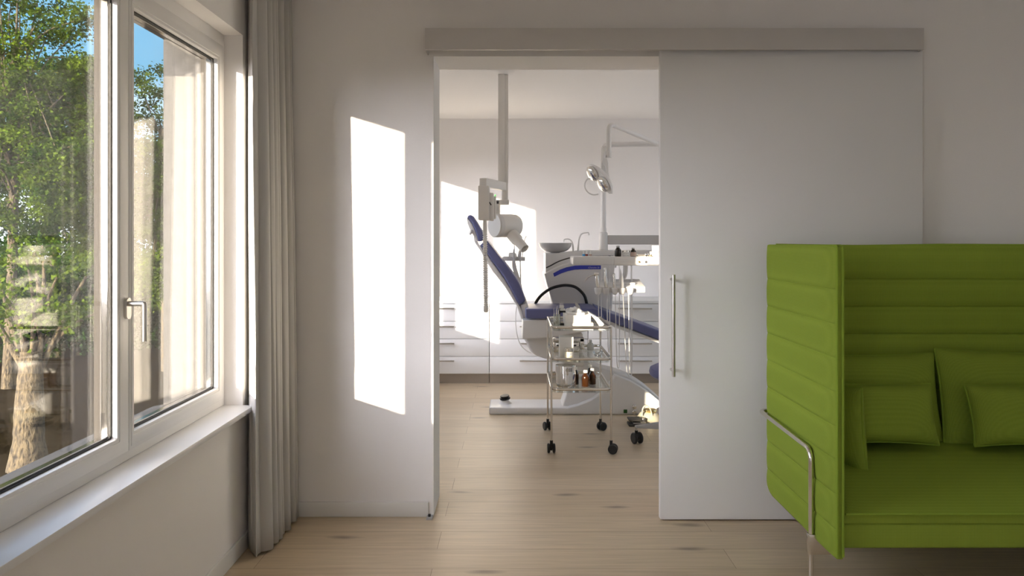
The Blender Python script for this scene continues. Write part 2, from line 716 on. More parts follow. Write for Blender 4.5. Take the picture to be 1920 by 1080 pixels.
FOGGY = mat('clear_plastic', (0.72, 0.72, 0.70), 0.25, trans=0.55)
GLASSM = mat('clear_glass', (0.98, 0.98, 0.98), 0.02, trans=1.0)
PANE = glass_pane_mat('window_glass', boost=0.72)
SHELFGL = glass_pane_mat('shelf_glass', (0.93, 0.95, 0.94))
FLOORM = floor_mat()
GREEN = fabric_mat('green_knit', (0.26, 0.345, 0.045), (0.225, 0.305, 0.036), scale=(1050, 1050, 1050), strength=0.25)
GREENP = mat('green_piping', (0.24, 0.34, 0.04), 0.85, spec=0.2)
CURT = fabric_mat('curtain_cloth', (0.53, 0.52, 0.50), (0.49, 0.48, 0.465), scale=(3000, 3000, 3000), strength=0.15)
BARK = bark_mat()
LEAF1 = leaf_mat('leaves_bright', (0.014, 0.036, 0.004), (0.105, 0.15, 0.011))
LEAF2 = leaf_mat('leaves_dark', (0.009, 0.03, 0.005), (0.03, 0.066, 0.009))
LEAF3 = leaf_mat('leaves_yellow', (0.018, 0.042, 0.004), (0.135, 0.175, 0.013))
SOIL = mat('dark_soil', (0.016, 0.011, 0.005), 1.0, spec=0.0, bump=(8, 0.8), noise=(3, 0.4))
EXTW = mat('exterior_render', (0.62, 0.58, 0.52), 0.9, bump=(60, 0.4))
SASHOUT = mat('sash_outside', (0.06, 0.054, 0.046), 0.85, spec=0.15)
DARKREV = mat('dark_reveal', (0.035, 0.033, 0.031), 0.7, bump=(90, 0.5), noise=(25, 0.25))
EXTSILL = mat('exterior_sill_metal', (0.06, 0.056, 0.052), 0.6, spec=0.2)
# ------------------------------------------------------------------ the setting
LW = -1.22      # inner face of the left wall
BW = 3.77       # front face of the partition with the doorway
BW2 = 4.07
FW = 7.76       # far wall
CEIL = 2.65
RW = 3.40
REAR = -3.0
XO = -1.56      # outer face of the left wall

struct('floor', box(NB(), XO, RW, REAR, FW, -0.12, 0.0), FLOORM, 'pale oak plank floor with dark knots running through both rooms', 'floor')
struct('ceiling', box(NB(), XO, RW, REAR, FW, CEIL, CEIL + 0.12), W_CEIL, 'plain white ceiling over both rooms', 'ceiling')

# left wall with three window openings
W1 = (1.646, 3.35, 0.655, 2.314)
W2 = (5.10, 7.12, 0.655, 2.314)
W3 = (-2.4, -0.6, 0.655, 2.314)
bm = NB()
ys = [REAR, W3[0], W3[1], W1[0], W1[1], W2[0], W2[1], FW]
for i in range(0, 7, 2):
    box(bm, XO, LW, ys[i], ys[i + 1], 0, CEIL)
for w in (W1, W2, W3):
    box(bm, XO, LW, w[0], w[1], 0, w[2] - 0.023)
    box(bm, XO, LW, w[0], w[1], w[3], CEIL)
    box(bm, XO, -1.41, w[0], w[1], 2.30, w[3])
struct('wall_left', bm, W_WALL, 'white plastered wall holding the window on the left', 'wall')

# partition with the doorway
DX0, DX1, DZ = -0.4095, 0.80, 2.322
bm = NB()
box(bm, LW, DX0, BW, BW2, 0, CEIL)
box(bm, DX1, RW, BW, BW2, 0, CEIL)
box(bm, DX0, DX1, BW, BW2, DZ, CEIL)
struct('wall_back', bm, W_WALL, 'white wall with the doorway into the treatment room', 'wall')
struct('wall_far', box(NB(), XO, RW + 0.15, FW, FW + 0.14, 0, CEIL), W_WALL, 'white far wall of the treatment room behind the cabinets', 'wall')
bm = NB()
box(bm, RW, RW + 0.15, REAR, 4.75, 0, CEIL)
box(bm, RW, RW + 0.15, 7.05, FW, 0, CEIL)
box(bm, RW, RW + 0.15, 4.75, 7.05, 0, 0.9)
box(bm, RW, RW + 0.15, 4.75, 7.05, 2.3, CEIL)
struct('wall_right', bm, W_WALL, 'white wall closing the rooms on the right', 'wall')
struct('wall_rear', box(NB(), XO, RW + 0.15, REAR - 0.14, REAR, 0, CEIL), W_WALL, 'white wall behind the viewer', 'wall')
struct('wall_sun_blocker', box(NB(), -3.9, XO, REAR - 0.14, REAR + 0.2, -1.0, 4.2), EXTW, 'unseen rendered wall added outside to keep sun off the rear window', 'wall')  # added out of view to block the sun from the rear opening

bm = NB()
box(bm, LW, LW + 0.012, REAR, BW, 0, 0.075, 0.003)
struct('baseboard_left', bm, W_TRIM, 'white baseboard under the window', 'baseboard', 30)
bm = NB()
box(bm, LW + 0.012, P(803.5, 900, BW).x, BW - 0.012, BW, 0, 0.075, 0.003)
struct('baseboard_back', bm, W_TRIM, 'white baseboard along the wall left of the doorway', 'baseboard', 30)
bm = NB()
box(bm, 2.06, RW, BW - 0.012, BW, 0, 0.075, 0.003)
struct('baseboard_right', bm, W_TRIM, 'white baseboard right of the sliding door behind the sofa', 'baseboard', 30)

# sliding door and its rail
rx0, rx1 = P(797, 60, 3.655).x, P(1733, 60, 3.655).x
bm = NB()
box(bm, rx0, rx1, 3.655, 3.672, 2.327, 2.433, 0.002)
box(bm, rx0, rx1, 3.67, BW, 2.413, 2.433)
box(bm, rx0, rx0 + 0.004, 3.67, BW, 2.327, 2.42)
box(bm, rx1 - 0.004, rx1, 3.67, BW, 2.327, 2.42)
struct('trim_1', bm, W_RAIL, 'long pale rail box above the doorway carrying the sliding door', 'door rail', 30)
door = bpy.data.objects.new('door_1', None)
COL.objects.link(door)
door.location = (1.37, 3.725, 0.008)
tag(door, 'white sliding door pushed open to the right behind the green sofa', 'door', kind='structure')
bm = NB()
box(bm, P(1238, 0, 3.705).x, P(1730, 0, 3.705).x, 3.705, 3.745, 0.008, 2.355, 0.002)
obj('leaf', bm, W_DOOR, door, 30)
hx = P(1263, 0, 3.645).x
bm = NB()
z0, z1 = P(0, 706, 3.645).z, P(0, 515, 3.645).z
cyl(bm, (hx, 3.645, z0), (hx, 3.645, z1), 0.0088)
for z in (z0 + 0.025, z1 - 0.025):
    cyl(bm, (hx, 3.645, z), (hx, 3.706, z), 0.006)
h = obj('handle', bm, STEEL, door)
h['label'] = 'long upright steel bar handle'
bm = NB()
fg = P(805, 966, 3.735)
g = thing('floor_guide', 'small grey and black door guide on the floor at the left jamb of the doorway', 'door guide', (fg.x, fg.y, 0))
box(bm, fg.x - 0.014, fg.x + 0.016, 3.715, 3.765, 0, 0.010, 0.001)
obj('base', bm, GREYP, g)
bm = NB()
cyl(bm, (fg.x, 3.74, 0.01), (fg.x, 3.74, 0.021), 0.007)
obj('pin', bm, BLACKP, g)

# ------------------------------------------------------------------ windows
def build_window(name, W, mull, o1, o2, label, handle=True, inner_sill=True):
    """W = opening; o1, o2 = glazed openings (y0,y1); mull = joint between the sashes"""
    ya, yb, za, zb = W
    gz0, gz1 = 0.745, 2.19
    r = bpy.data.objects.new(name, None)
    COL.objects.link(r)
    r.location = (-1.35, (ya + yb) / 2, za)
    tag(r, label, 'window', kind='structure')
    bm = NB()
    ring_yz(bm, -1.392, -1.3025, ya, yb, za, zb, o1[0] - 0.055, o2[1] + 0.055, za + 0.06, zb - 0.085, 0.003)
    obj('frame', bm, UPVC, r, 30)
    for (c, d), (e, f) in ((o1, (o1[0] - 0.068, mull)), (o2, (mull, o2[1] + 0.068))):
        bm = NB()
        ring_yz(bm, -1.352, -1.300, e + 0.001, f - 0.001, gz0 - 0.06, gz1 + 0.07, c, d, gz0, gz1, 0.004)
        ring_yz(bm, -1.352, -1.2975, e + 0.014, f - 0.014, gz0 - 0.047, gz1 + 0.056, c - 0.012, d + 0.012, gz0 - 0.012, gz1 + 0.012, 0.002)
        s = obj('sash', bm, UPVC, r, 30)
        bm = NB()
        ring_yz(bm, -1.378, -1.352, e + 0.001, f - 0.001, gz0 - 0.06, gz1 + 0.07, c - 0.0008, d + 0.0008, gz0 - 0.0008, gz1 + 0.0008, 0.002)
        obj('outer_profile', bm, SASHOUT, s, 30)
        bm = NB()
        box(bm, -1.326, -1.322, c, d, gz0, gz1)
        box(bm, -1.350, -1.346, c, d, gz0, gz1)
        obj('pane', bm, PANE, s, 0)
        bm = NB()
        ring_yz(bm, -1.3455, -1.3265, c, d, gz0, gz1, c + 0.012, d - 0.012, gz0 + 0.012, gz1 - 0.012, 0)
        obj('spacer', bm, SPACER, s, 0)
        bm = NB()
        ring_yz(bm, -1.3215, -1.3185, c, d, gz0, gz1, c + 0.005, d - 0.005, gz0 + 0.005, gz1 - 0.005, 0)
        ring_yz(bm, -1.3535, -1.3505, c, d, gz0, gz1, c + 0.005, d - 0.005, gz0 + 0.005, gz1 - 0.005, 0)
        obj('gasket', bm, GASKET, s, 0)
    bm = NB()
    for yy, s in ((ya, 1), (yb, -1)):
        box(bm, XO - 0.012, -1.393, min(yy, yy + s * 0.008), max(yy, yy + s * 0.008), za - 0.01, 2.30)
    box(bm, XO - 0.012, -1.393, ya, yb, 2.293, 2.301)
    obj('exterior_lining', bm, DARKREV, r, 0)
    if handle:
        Y = 2.493
        zc = P(237, 578, 2.5).z
        bm = NB()
        prof = []
        for k in range(24):
            a = 2 * PI * k / 24
            prof.append((Y + 0.0155 * math.cos(a), zc + 0.0155 * math.sin(a) + (0.02 if math.sin(a) > 0 else -0.02)))
        va = [bm.verts.new((-1.2985, y, z)) for y, z in prof]
        vb = [bm.verts.new((-1.287, y, z)) for y, z in prof]
        bm.faces.new(va)
        bm.faces.new(vb[::-1])
        for k in range(24):
            bm.faces.new((va[k], va[(k + 1) % 24], vb[(k + 1) % 24], vb[k]))
        hd = obj('handle', bm, STEEL, r)
        hd['label'] = 'steel lever handle on an oval plate'
        bm = NB()
        zt = zc + 0.016
        tube(bm, fillet([(-1.29, Y, zt), (-1.236, Y, zt), (-1.236, Y, zt - 0.125)], 0.003, 2), 0.0085, 14)
        obj('lever', bm, STEEL, hd)
    if inner_sill:
        bm = NB()
        box(bm, -1.312, -1.168, ya + 0.001, yb - 0.001, za - 0.023, za, 0.003)
        obj('sill', bm, SILLM, r, 30)
    bm = NB()
    prism_yz = [(-1.392, za + 0.03), (-1.392, za + 0.005), (-1.62, za - 0.03), (-1.62, za - 0.005)]
    a = [bm.verts.new((x, ya, z)) for x, z in prism_yz]
    b = [bm.verts.new((x, yb, z)) for x, z in prism_yz]
    bm.faces.new(a)
    bm.faces.new(b[::-1])
    for k in range(4):
        bm.faces.new((a[k], b[k], b[(k + 1) % 4], a[(k + 1) % 4]))
    obj('exterior_sill', bm, EXTSILL, r, 0)
    return r

build_window('window_1', W1, 2.517, (1.726, 2.443), (2.553, 3.27), 'white casement window with two sashes and steel lever handle on the left')
build_window('window_2', W2, 6.165, (5.35, 6.127), (6.206, 6.95), 'white casement window in the treatment room wall, lighting the far cabinets', handle=False)
build_window('fill_window_rear', W3, -1.5, (-2.30, -1.55), (-1.45, -0.70), 'added unseen white casement window on the left behind the viewer', handle=False)  # last one is added behind the camera to let the fill lamp in
# added unseen window on the treatment room's right, opening for its fill lamp
r = bpy.data.objects.new('fill_window_right', None)
COL.objects.link(r)
r.location = (RW + 0.05, 5.9, 0.9)
tag(r, 'added unseen white fixed window on the right of the treatment room', 'window', kind='structure')
bm = NB()
ring_yz(bm, RW + 0.03, RW + 0.09, 4.75, 7.05, 0.9, 2.3, 4.83, 6.97, 0.98, 2.22, 0.003)
obj('frame', bm, UPVC, r, 30)
bm = NB()
box(bm, RW + 0.055, RW + 0.061, 4.83, 6.97, 0.98, 2.22)
obj('pane', bm, PANE, r, 0)

# ------------------------------------------------------------------ curtain
ctr = thing('curtain', 'floor-length grey curtain gathered in folds between window and back wall', 'curtain', (-1.14, 3.52, 0.0))
bot = [(-1.206, 3.375), (-1.172, 3.325), (-1.136, 3.274), (-1.131, 3.278), (-1.128, 3.318), (-1.175, 3.345), (-1.170, 3.316), (-1.122, 3.312), (-1.085, 3.338), (-1.092, 3.372), (-1.135, 3.388), (-1.180, 3.385)]
yk = 3.415
for w in (0.050, 0.062, 0.058, 0.060, 0.062, 0.060, 0.055):
    fx = -1.078 - 0.008 * math.sin(yk * 70)
    bot += [(-1.178, yk - 0.010), (-1.128, yk - 0.024), (fx - 0.008, yk - 0.012), (fx, yk + 0.008), (fx - 0.016, yk + 0.024), (-1.135, yk + 0.020), (-1.178, yk + 0.006)]
    yk += w * 0.88
bot = [(x, min(y, BW - 0.012)) for x, y in bot]
top = []
for i, (x, y) in enumerate(bot):
    top.append((-1.135 + (x + 1.135) * 0.72 - 0.022, 3.52 + (y - 3.52) * 0.96 + 0.008))
nb, nt = smooth_path([(x, y, 0) for x, y in bot], 5), smooth_path([(x, y, 0) for x, y in top], 5)
bm = NB()
rows = []
NZ = 24
rnd = random.Random(4)
for j in range(NZ + 1):
    t = j / NZ
    z = 0.012 + t * 2.615
    row = []
    e = t ** 0.8
    for i, (b, u) in enumerate(zip(nb, nt)):
        p = b.lerp(u, e)
        w = 0.004 * math.sin(i * 0.55 + t * 5.0) * math.sin(t * PI)
        row.append(bm.verts.new((p.x + w, p.y + 0.4 * w, z - (0.006 if j == 0 and i < 16 else 0))))
    rows.append(row)
for a, b in zip(rows, rows[1:]):
    for k in range(len(a) - 1):
        bm.faces.new((a[k], a[k + 1], b[k + 1], b[k]))
c = obj('drape', bm, CURT, ctr, 60)
sm = c.modifiers.new('thickness', 'SOLIDIFY')
sm.thickness = 0.003
bm = NB()
box(bm, -1.16, -1.13, 3.22, BW - 0.005, 2.627, CEIL, 0.002)
obj('track', bm, W_LACQ, ctr)
# ------------------------------------------------------------------ high-backed sofa
sofa = thing('high_back_sofa', 'bright green high-backed sofa with quilted side and back panels, in front of the sliding door', 'sofa', (2.01, 3.15, 0.0))
SXM = 2.01
ZB = [0.205, 0.313, 0.446, 0.575, 0.700, 0.828, 0.955, 1.083, 1.211, 1.372]

def bulge(z):
    for a, b in zip(ZB, ZB[1:]):
        if a <= z <= b:
            u = (z - a) / (b - a)
            return max(0.0, math.sin(PI * u)) ** 0.42
    return 0.0

def zlist():
    out = []
    for a, b in zip(ZB, ZB[1:]):
        for k in range(10):
            u = k / 10
            out.append(a + (b - a) * (0.5 - 0.5 * math.cos(PI * u)))
    out.append(ZB[-1])
    return out

def quilt(length, corner_r, half0, amp, fade, nu=40):
    """closed quilted slab in (u, z); returns list of (u, z, half thickness) rows"""
    rows = []
    for z in zlist():
        row = []
        for i in range(nu + 1):
            t = i / nu
            u = length * (0.5 - 0.5 * math.cos(PI * t)) if True else length * t
            row.append(u)
        rows.append((z, row))
    return rows

def side_panel(mirror):
    bm = NB()
    y0, y1 = 2.785, 3.535
    xc = 1.2135
    rows = quilt(y1 - y0, 0, 0, 0, 0, 30)
    A, B = [], []
    for z, us in rows:
        ra, rb = [], []
        for u in us:
            y = y0 + u
            ef = math.sqrt(max(0.0, 1 - (1 - min(1.0, u / 0.13)) ** 2))
            er = 0.45 + 0.55 * min(1.0, max(0.0, ((y1 - y) / 0.02))) ** 0.5
            zz = z
            # rounded lower rear corner
            dr = (y - (y1 - 0.09)) / 0.09
            if dr > 0:
                zl = ZB[0] + 0.085 * (1 - math.sqrt(max(0.0, 1 - dr * dr)))
                zz = max(z, zl) if z < 0.32 else z
            hh = 0.0095 + 0.0060 * ef + 0.0095 * bulge(z) * (0.2 + 0.8 * ef) * er
            x = xc - hh
            x2 = xc + hh
            if mirror:
                x, x2 = 2 * SXM - x, 2 * SXM - x2
            ra.append(bm.verts.new((x, y, zz)))
            rb.append(bm.verts.new((x2, y, zz)))
        A.append(ra)
        B.append(rb)
    n = len(A[0])
    for a, b in zip(A, A[1:]):
        for k in range(n - 1):
            bm.faces.new((a[k], a[k + 1], b[k + 1], b[k]))
    for a, b in zip(B, B[1:]):
        for k in range(n - 1):
            bm.faces.new((a[k], b[k], b[k + 1], a[k + 1]))
    for r0, r1 in ((A[0], B[0]), (A[-1], B[-1])):
        for k in range(n - 1):
            bm.faces.new((r0[k], r0[k + 1], r1[k + 1], r1[k]))
    for j in range(len(A) - 1):
        for k in (0, n - 1):
            bm.faces.new((A[j][k], A[j + 1][k], B[j + 1][k], B[j][k]))
    bmesh.ops.remove_doubles(bm, verts=bm.verts, dist=1e-5)
    o = obj('side_panel', bm, GREEN, sofa, 50)
    bm = NB()
    for dx in (-0.0105, 0.0105):
        x = xc + dx
        if mirror:
            x = 2 * SXM - x
        pts = [(x, 3.53, 1.368), (x, y0, 1.374), (x, y0 - 0.002, 0.215)]
        tube(bm, fillet(pts, 0.02, 4), 0.0055, 8)
    obj('piping', bm, GREENP, o)
    return o

side_panel(False)
side_panel(True)
# back panel
bm = NB()
x0, x1 = 1.225, 2 * SXM - 1.225
yc = 3.515
A, B = [], []
for z in zlist():
    ra, rb = [], []
    for i in range(25):
        x = x0 + (x1 - x0) * i / 24
        hh = 0.016 + 0.014 * bulge(z)
        ra.append(bm.verts.new((x, yc - hh, z)))
        rb.append(bm.verts.new((x, yc + hh * 0.8, z)))
    A.append(ra)
    B.append(rb)
for R, flip in ((A, 0), (B, 1)):
    for a, b in zip(R, R[1:]):
        for k in range(24):
            bm.faces.new((a[k], a[k + 1], b[k + 1], b[k]))
for j in (0, -1):
    for k in range(24):
        bm.faces.new((A[j][k], A[j][k + 1], B[j][k + 1], B[j][k]))
for j in range(len(A) - 1):
    for k in (0, 24):
        bm.faces.new((A[j][k], A[j + 1][k], B[j + 1][k], B[j][k]))
bp = obj('back_panel', bm, GREEN, sofa, 50)
bm = NB()
tube(bm, [(x0, yc - 0.016, 1.372), (1.6, yc - 0.016, 1.366), (2.0, yc - 0.016, 1.372), (x1, yc - 0.016, 1.368)], 0.006, 8)
obj('piping', bm, GREENP, bp)
# base and seat
ix0, ix1 = 1.228, 2 * SXM - 1.228
bm = NB()
box(bm, ix0, ix1, 2.805, 3.49, 0.236, 0.332, 0.010, 3)
obj('base', bm, GREEN, sofa, 40)

def seat_z(y):
    t = (y - 2.795) / 0.62
    return 0.372 + 0.118 * (1 - (1 - max(0, min(1, t))) ** 2.3)

bm = NB()
NXs, NYs = 40, 30
top = []
for j in range(NYs + 1):
    y = 2.795 + (3.485 - 2.795) * (j / NYs) ** 1.3
    row = []
    for i in range(NXs + 1):
        x = ix0 + (ix1 - ix0) * i / NXs
        ex = min(1, (x - ix0) / 0.08, (ix1 - x) / 0.08)
        row.append(bm.verts.new((x, y, seat_z(y) - 0.018 * (1 - ex) ** 2 * (1 if j else 0.3))))
    top.append(row)
bot = []
for j in range(NYs + 1):
    bot.append([bm.verts.new((v.co.x, v.co.y + (0.004 if j == 0 else 0), 0.334)) for v in top[j]])
for a, b in zip(top, top[1:]):
    for k in range(NXs):
        bm.faces.new((a[k], a[k + 1], b[k + 1], b[k]))
for a, b in zip(bot, bot[1:]):
    for k in range(NXs):
        bm.faces.new((a[k], b[k], b[k + 1], a[k + 1]))
for R in (0, NYs):
    for k in range(NXs):
        bm.faces.new((top[R][k], top[R][k + 1], bot[R][k + 1], bot[R][k]))
for j in range(NYs):
    for k in (0, NXs):
        bm.faces.new((top[j][k], top[j + 1][k], bot[j + 1][k], bot[j][k]))
seat = obj('seat', bm, GREEN, sofa, 60)
bm = NB()
tube(bm, [(ix0 + 0.01, 2.793, 0.370), (SXM, 2.792, 0.372), (ix1 - 0.01, 2.793, 0.370)], 0.005, 8)
obj('piping', bm, GREENP, seat)
# chrome frame
for s in (0, 1):
    def mx(p):
        return (2 * SXM - p[0], p[1], p[2]) if s else p
    bm = NB()
    path = [(1.235, 3.572, 0.578), (1.176, 3.572, 0.578), (1.176, 3.50, 0.575), (1.176, 2.962, 0.563), (1.176, 2.962, 0.20)]
    tube(bm, [mx(p) for p in fillet(path, 0.05, 6)], 0.0102, 14)
    fr = obj('frame_tube', bm, CHROMEW, sofa)
    fr['label'] = 'bent chrome tube along the side panel'
    for yl, xl in ((2.962, 1.176), (3.40, 1.46)):
        bm = NB()
        p = mx((xl, yl, 0))
        cyl(bm, (p[0], yl, 0.0), (p[0], yl, 0.21 if xl < 1.2 else 0.237), 0.0095, seg=14)
        obj('leg', bm, CHROMEW, sofa)
    bm = NB()
    xa, xb = sorted((mx((1.163, 0, 0))[0], mx((1.30, 0, 0))[0]))
    box(bm, xa, xb, 2.948, 2.978, 0.152, 0.232, 0.004)
    obj('bracket', bm, CHROMEW, sofa)

# loose cushions
def cushion(w, h, t, M, name, label, group, n=26):
    r = thing(name, label, 'cushion', M.translation, group)
    bm = NB()

    def pos(u, v, s):
        e = 0.011 * (1 - u * u) * (abs(v) ** 3)          # edges drawn in between the corners
        f = 0.011 * (1 - v * v) * (abs(u) ** 3)
        x = u * w / 2 - math.copysign(f, u)
        y = v * h / 2 - math.copysign(e, v)
        th = (max(0.0, (1 - u ** 4)) * max(0.0, (1 - v ** 4))) ** 0.55
        return M @ Vector((x, y, s * (0.002 + t / 2 * th)))
    grids = []
    for s in (1, -1):
        g = []
        for j in range(n + 1):
            v = math.sin(PI / 2 * (2 * j / n - 1))
            g.append([bm.verts.new(pos(math.sin(PI / 2 * (2 * i / n - 1)), v, s)) for i in range(n + 1)])
        grids.append(g)
    for g in grids:
        for a, b in zip(g, g[1:]):
            for k in range(n):
                bm.faces.new((a[k], a[k + 1], b[k + 1], b[k]))
    A, B = grids
    for k in range(n):
        bm.faces.new((A[0][k], A[0][k + 1], B[0][k + 1], B[0][k]))
        bm.faces.new((A[n][k], A[n][k + 1], B[n][k + 1], B[n][k]))
        bm.faces.new((A[k][0], A[k + 1][0], B[k + 1][0], B[k][0]))
        bm.faces.new((A[k][n], A[k + 1][n], B[k + 1][n], B[k][n]))
    obj('cover', bm, GREEN, r, 70)
    bm = NB()
    loop = []
    for k in range(n):
        loop.append(pos(math.sin(PI / 2 * (2 * k / n - 1)), -1, 0))
    for k in range(n):
        loop.append(pos(1, math.sin(PI / 2 * (2 * k / n - 1)), 0))
    for k in range(n):
        loop.append(pos(-math.sin(PI / 2 * (2 * k / n - 1)), 1, 0))
    for k in range(n):
        loop.append(pos(-1, -math.sin(PI / 2 * (2 * k / n - 1)), 0))
    cl = [loop[0]]
    for p in loop[1:]:
        if (p - cl[-1]).length > 0.003:
            cl.append(p)
    if (cl[0] - cl[-1]).length < 0.003:
        cl.pop()
    tube(bm, cl, 0.0045, 7, closed=True)
    obj('piping', bm, GREENP, r)
    return r

def cmat(x, y, z, lean, yaw=0.0, roll=0.0):
    """cushion plane: local x = width, local y = up, local z = facing (-Y in the world when yaw = 0)"""
    return Matrix.Translation((x, y, z)) @ Matrix.Rotation(yaw, 4, 'Z') @ Matrix.Rotation(PI / 2 - lean, 4, 'X') @ Matrix.Rotation(roll, 4, 'Z')

R = math.radians
cushion(0.68, 0.40, 0.13, cmat(1.585, 3.395, 0.678, R(12)), 'cushion', 'large green back cushion at the sofa corner nearest the quilted side panel', None)
cushion(0.70, 0.43, 0.14, cmat(2.275, 3.385, 0.676, R(13), 0.0, R(-1.5)), 'cushion', 'large green back cushion beyond the gap, half cut by the right edge of the picture', None)
cushion(0.44, 0.26, 0.12, cmat(1.605, 3.245, 0.642, R(17), 0.0, R(-1)), 'cushion', 'small oblong green cushion whole in view, leaning on the left back cushion', None)
cushion(0.47, 0.26, 0.12, cmat(2.205, 3.225, 0.640, R(17), R(-3), R(1)), 'cushion', 'small oblong green cushion partly cut by the right edge of the picture', None)
cushion(0.36, 0.36, 0.12, cmat(1.345, 3.205, 0.615, R(-6), R(-62), 0), 'cushion', 'square green cushion standing edge-on against the inside of the side panel', None)
# ------------------------------------------------------------------ cabinets along the far wall
CY0 = 7.22
zr = [0.773, 0.603, 0.433, 0.264, 0.095]
edges = [-1.20, -0.245, 0.709, 1.663]
hc = [-0.745, 0.212, 1.160]
labs = ['white four-drawer cabinet at the left end, in the sun below the dental x-ray', 'white four-drawer cabinet behind the dental chair seat and trolley', 'white four-drawer cabinet behind the hanging hoses beside the sliding door']
for i in range(3):
    a, b = edges[i] + 0.002, edges[i + 1] - 0.002
    cb = thing('drawer_cabinet', labs[i], 'cabinet', ((a + b) / 2, CY0 + 0.25, 0), 'drawer cabinets along the far wall')
    bm = NB()
    box(bm, a, b, CY0 + 0.022, FW - 0.002, 0.095, 0.773)
    obj('body', bm, W_LACQ, cb, 0)
    bm = NB()
    box(bm, a, b, CY0 + 0.03, CY0 + 0.05, 0.0, 0.093)
    obj('plinth', bm, PLINTH, cb, 0)
    for k in range(4):
        bm = NB()
        box(bm, a + 0.001, b - 0.001, CY0, CY0 + 0.020, zr[k + 1] + 0.002, zr[k] - 0.002, 0.0015)
        d = obj('drawer', bm, W_LACQ, cb, 30)
        bm = NB()
        zc = [P(0, y, CY0 - 0.03).z for y in (578.5, 612.5, 644.3, 677.0)][k]
        box(bm, hc[i] - 0.163, hc[i] + 0.163, CY0 - 0.036, CY0 - 0.026, zc - 0.007, zc + 0.007, 0.002)
        for sx in (-0.13, 0.13):
            box(bm, hc[i] + sx - 0.005, hc[i] + sx + 0.005, CY0 - 0.028, CY0 + 0.001, zc - 0.005, zc + 0.005)
        obj('handle', bm, STEEL, d, 30)
bm = NB()
box(bm, edges[0], edges[3], CY0 - 0.008, FW - 0.002, 0.775, 0.802, 0.002)
wt_ = obj('worktop', bm, W_LACQ, None, 30)
tag(wt_, 'continuous white worktop over the drawer cabinets against the far wall', 'worktop')

# ------------------------------------------------------------------ dental chair
YF = 5.945
ch = thing('dental_chair', 'reclined blue and white dental chair on a white floor base', 'dental chair', (0.5, 6.1, 0))
bm = NB()
box(bm, P(917, 0, YF).x, 1.34, YF, 6.27, 0.0, 0.056, 0.012, 3)
base = obj('base_plate', bm, DENT, ch)
bm = NB()
fin = [(1053, 765), (1060, 745), (1068, 715), (1073, 668), (1095, 668), (1112, 686), (1132, 692), (1153, 697), (1165, 701), (1181, 707), (1200, 718), (1216, 729), (1237, 747), (1258, 768), (1262, 777), (1053, 777)]
prism(bm, pp(fin, 6.0), 6.0, 6.25, 0.012, 3)
ped = obj('pedestal', bm, DENT, ch)
bm = NB()
body = [(1060, 777), (1060, 766), (1085, 759), (1107, 750), (1127, 737), (1142, 720), (1153, 703), (1165, 707), (1181, 713), (1200, 724), (1216, 735), (1237, 752), (1260, 772), (1262, 777)]
prism(bm, pp(body, YF), YF - 0.002, 6.05, 0.012, 3)
obj('front_cover', bm, DENT, ch)
bm = NB()
c = P(1172.5, 771, YF)
box(bm, c.x - 0.0145, c.x + 0.0145, YF - 0.007, YF, c.z - 0.0145, c.z + 0.0145, 0.002)
obj('switch', bm, GREENSW, ch)
for py in (762.5, 772):
    bm = NB()
    c = P(1189, py, YF)
    lathe(bm, [(0.018, 0), (0.018, 0.012), (0.012, 0.016), (0, 0.016)], (c.x, YF, c.z), 20, (0, -1, 0))
    obj('knob', bm, CHROME, ch)
bm = NB()
c = P(947, 757, 6.1)
lathe(bm, [(0.058, 0.0), (0.046, 0.006), (0.032, 0.022), (0.03, 0.032), (0, 0.034)], (c.x, 6.11, 0.055), 24)
boss = obj('foot_control', bm, DENT, ch)
bm = NB()
lathe(bm, [(0.022, 0.0), (0.042, 0.004), (0.044, 0.014), (0.026, 0.02), (0.038, 0.026), (0.036, 0.034), (0, 0.036)], (c.x, 6.11, 0.086), 24, (-0.1, -0.1, 1))
obj('rocker', bm, BLACKP, boss)
# under-seat housings
bm = NB()
prism(bm, smooth_poly(pp([(990, 630), (989, 645), (993, 655), (1002, 664), (1016, 670), (1030, 674), (1076, 684), (1096, 684), (1090, 655), (1084, 618)], 6.0), 3), 5.97, 6.28, 0.02, 3)
obj('lower_shell', bm, DENT, ch)
bm = NB()
prism(bm, pp([(980, 599.5), (979, 636), (1012, 635.5), (1046, 632), (1100, 621), (1154, 607), (1146, 597), (1128, 596)], 5.88), 5.88, 6.31, 0.012, 3)
obj('seat_housing', bm, DENT, ch)
bm = NB()
prism(bm, pp([(985, 582), (986, 579.5), (990, 579), (1112, 579), (1127, 583), (1134, 598), (1128, 598), (990, 598), (986, 596.5), (985, 593)], 5.85), 5.85, 6.345, 0.02, 4)
obj('seat_cushion', bm, BLUE, ch)
bm = NB()
prism(bm, pp([(1122, 578), (1150, 589), (1180, 599.5), (1236, 620), (1258, 629), (1258, 647), (1236, 637.5), (1180, 616.5), (1150, 605.5), (1126, 597)], 5.87), 5.87, 6.33, 0.014, 3)
obj('leg_cushion', bm, BLUE, ch)
bm = NB()
prism(bm, pp([(1130, 599.5), (1150, 606.5), (1180, 617.3), (1236, 638.3), (1258, 647.5), (1258, 652), (1230, 641.5), (1180, 624), (1150, 613)], 5.89), 5.89, 6.31, 0.004, 2)
obj('leg_shell', bm, DENT, ch)
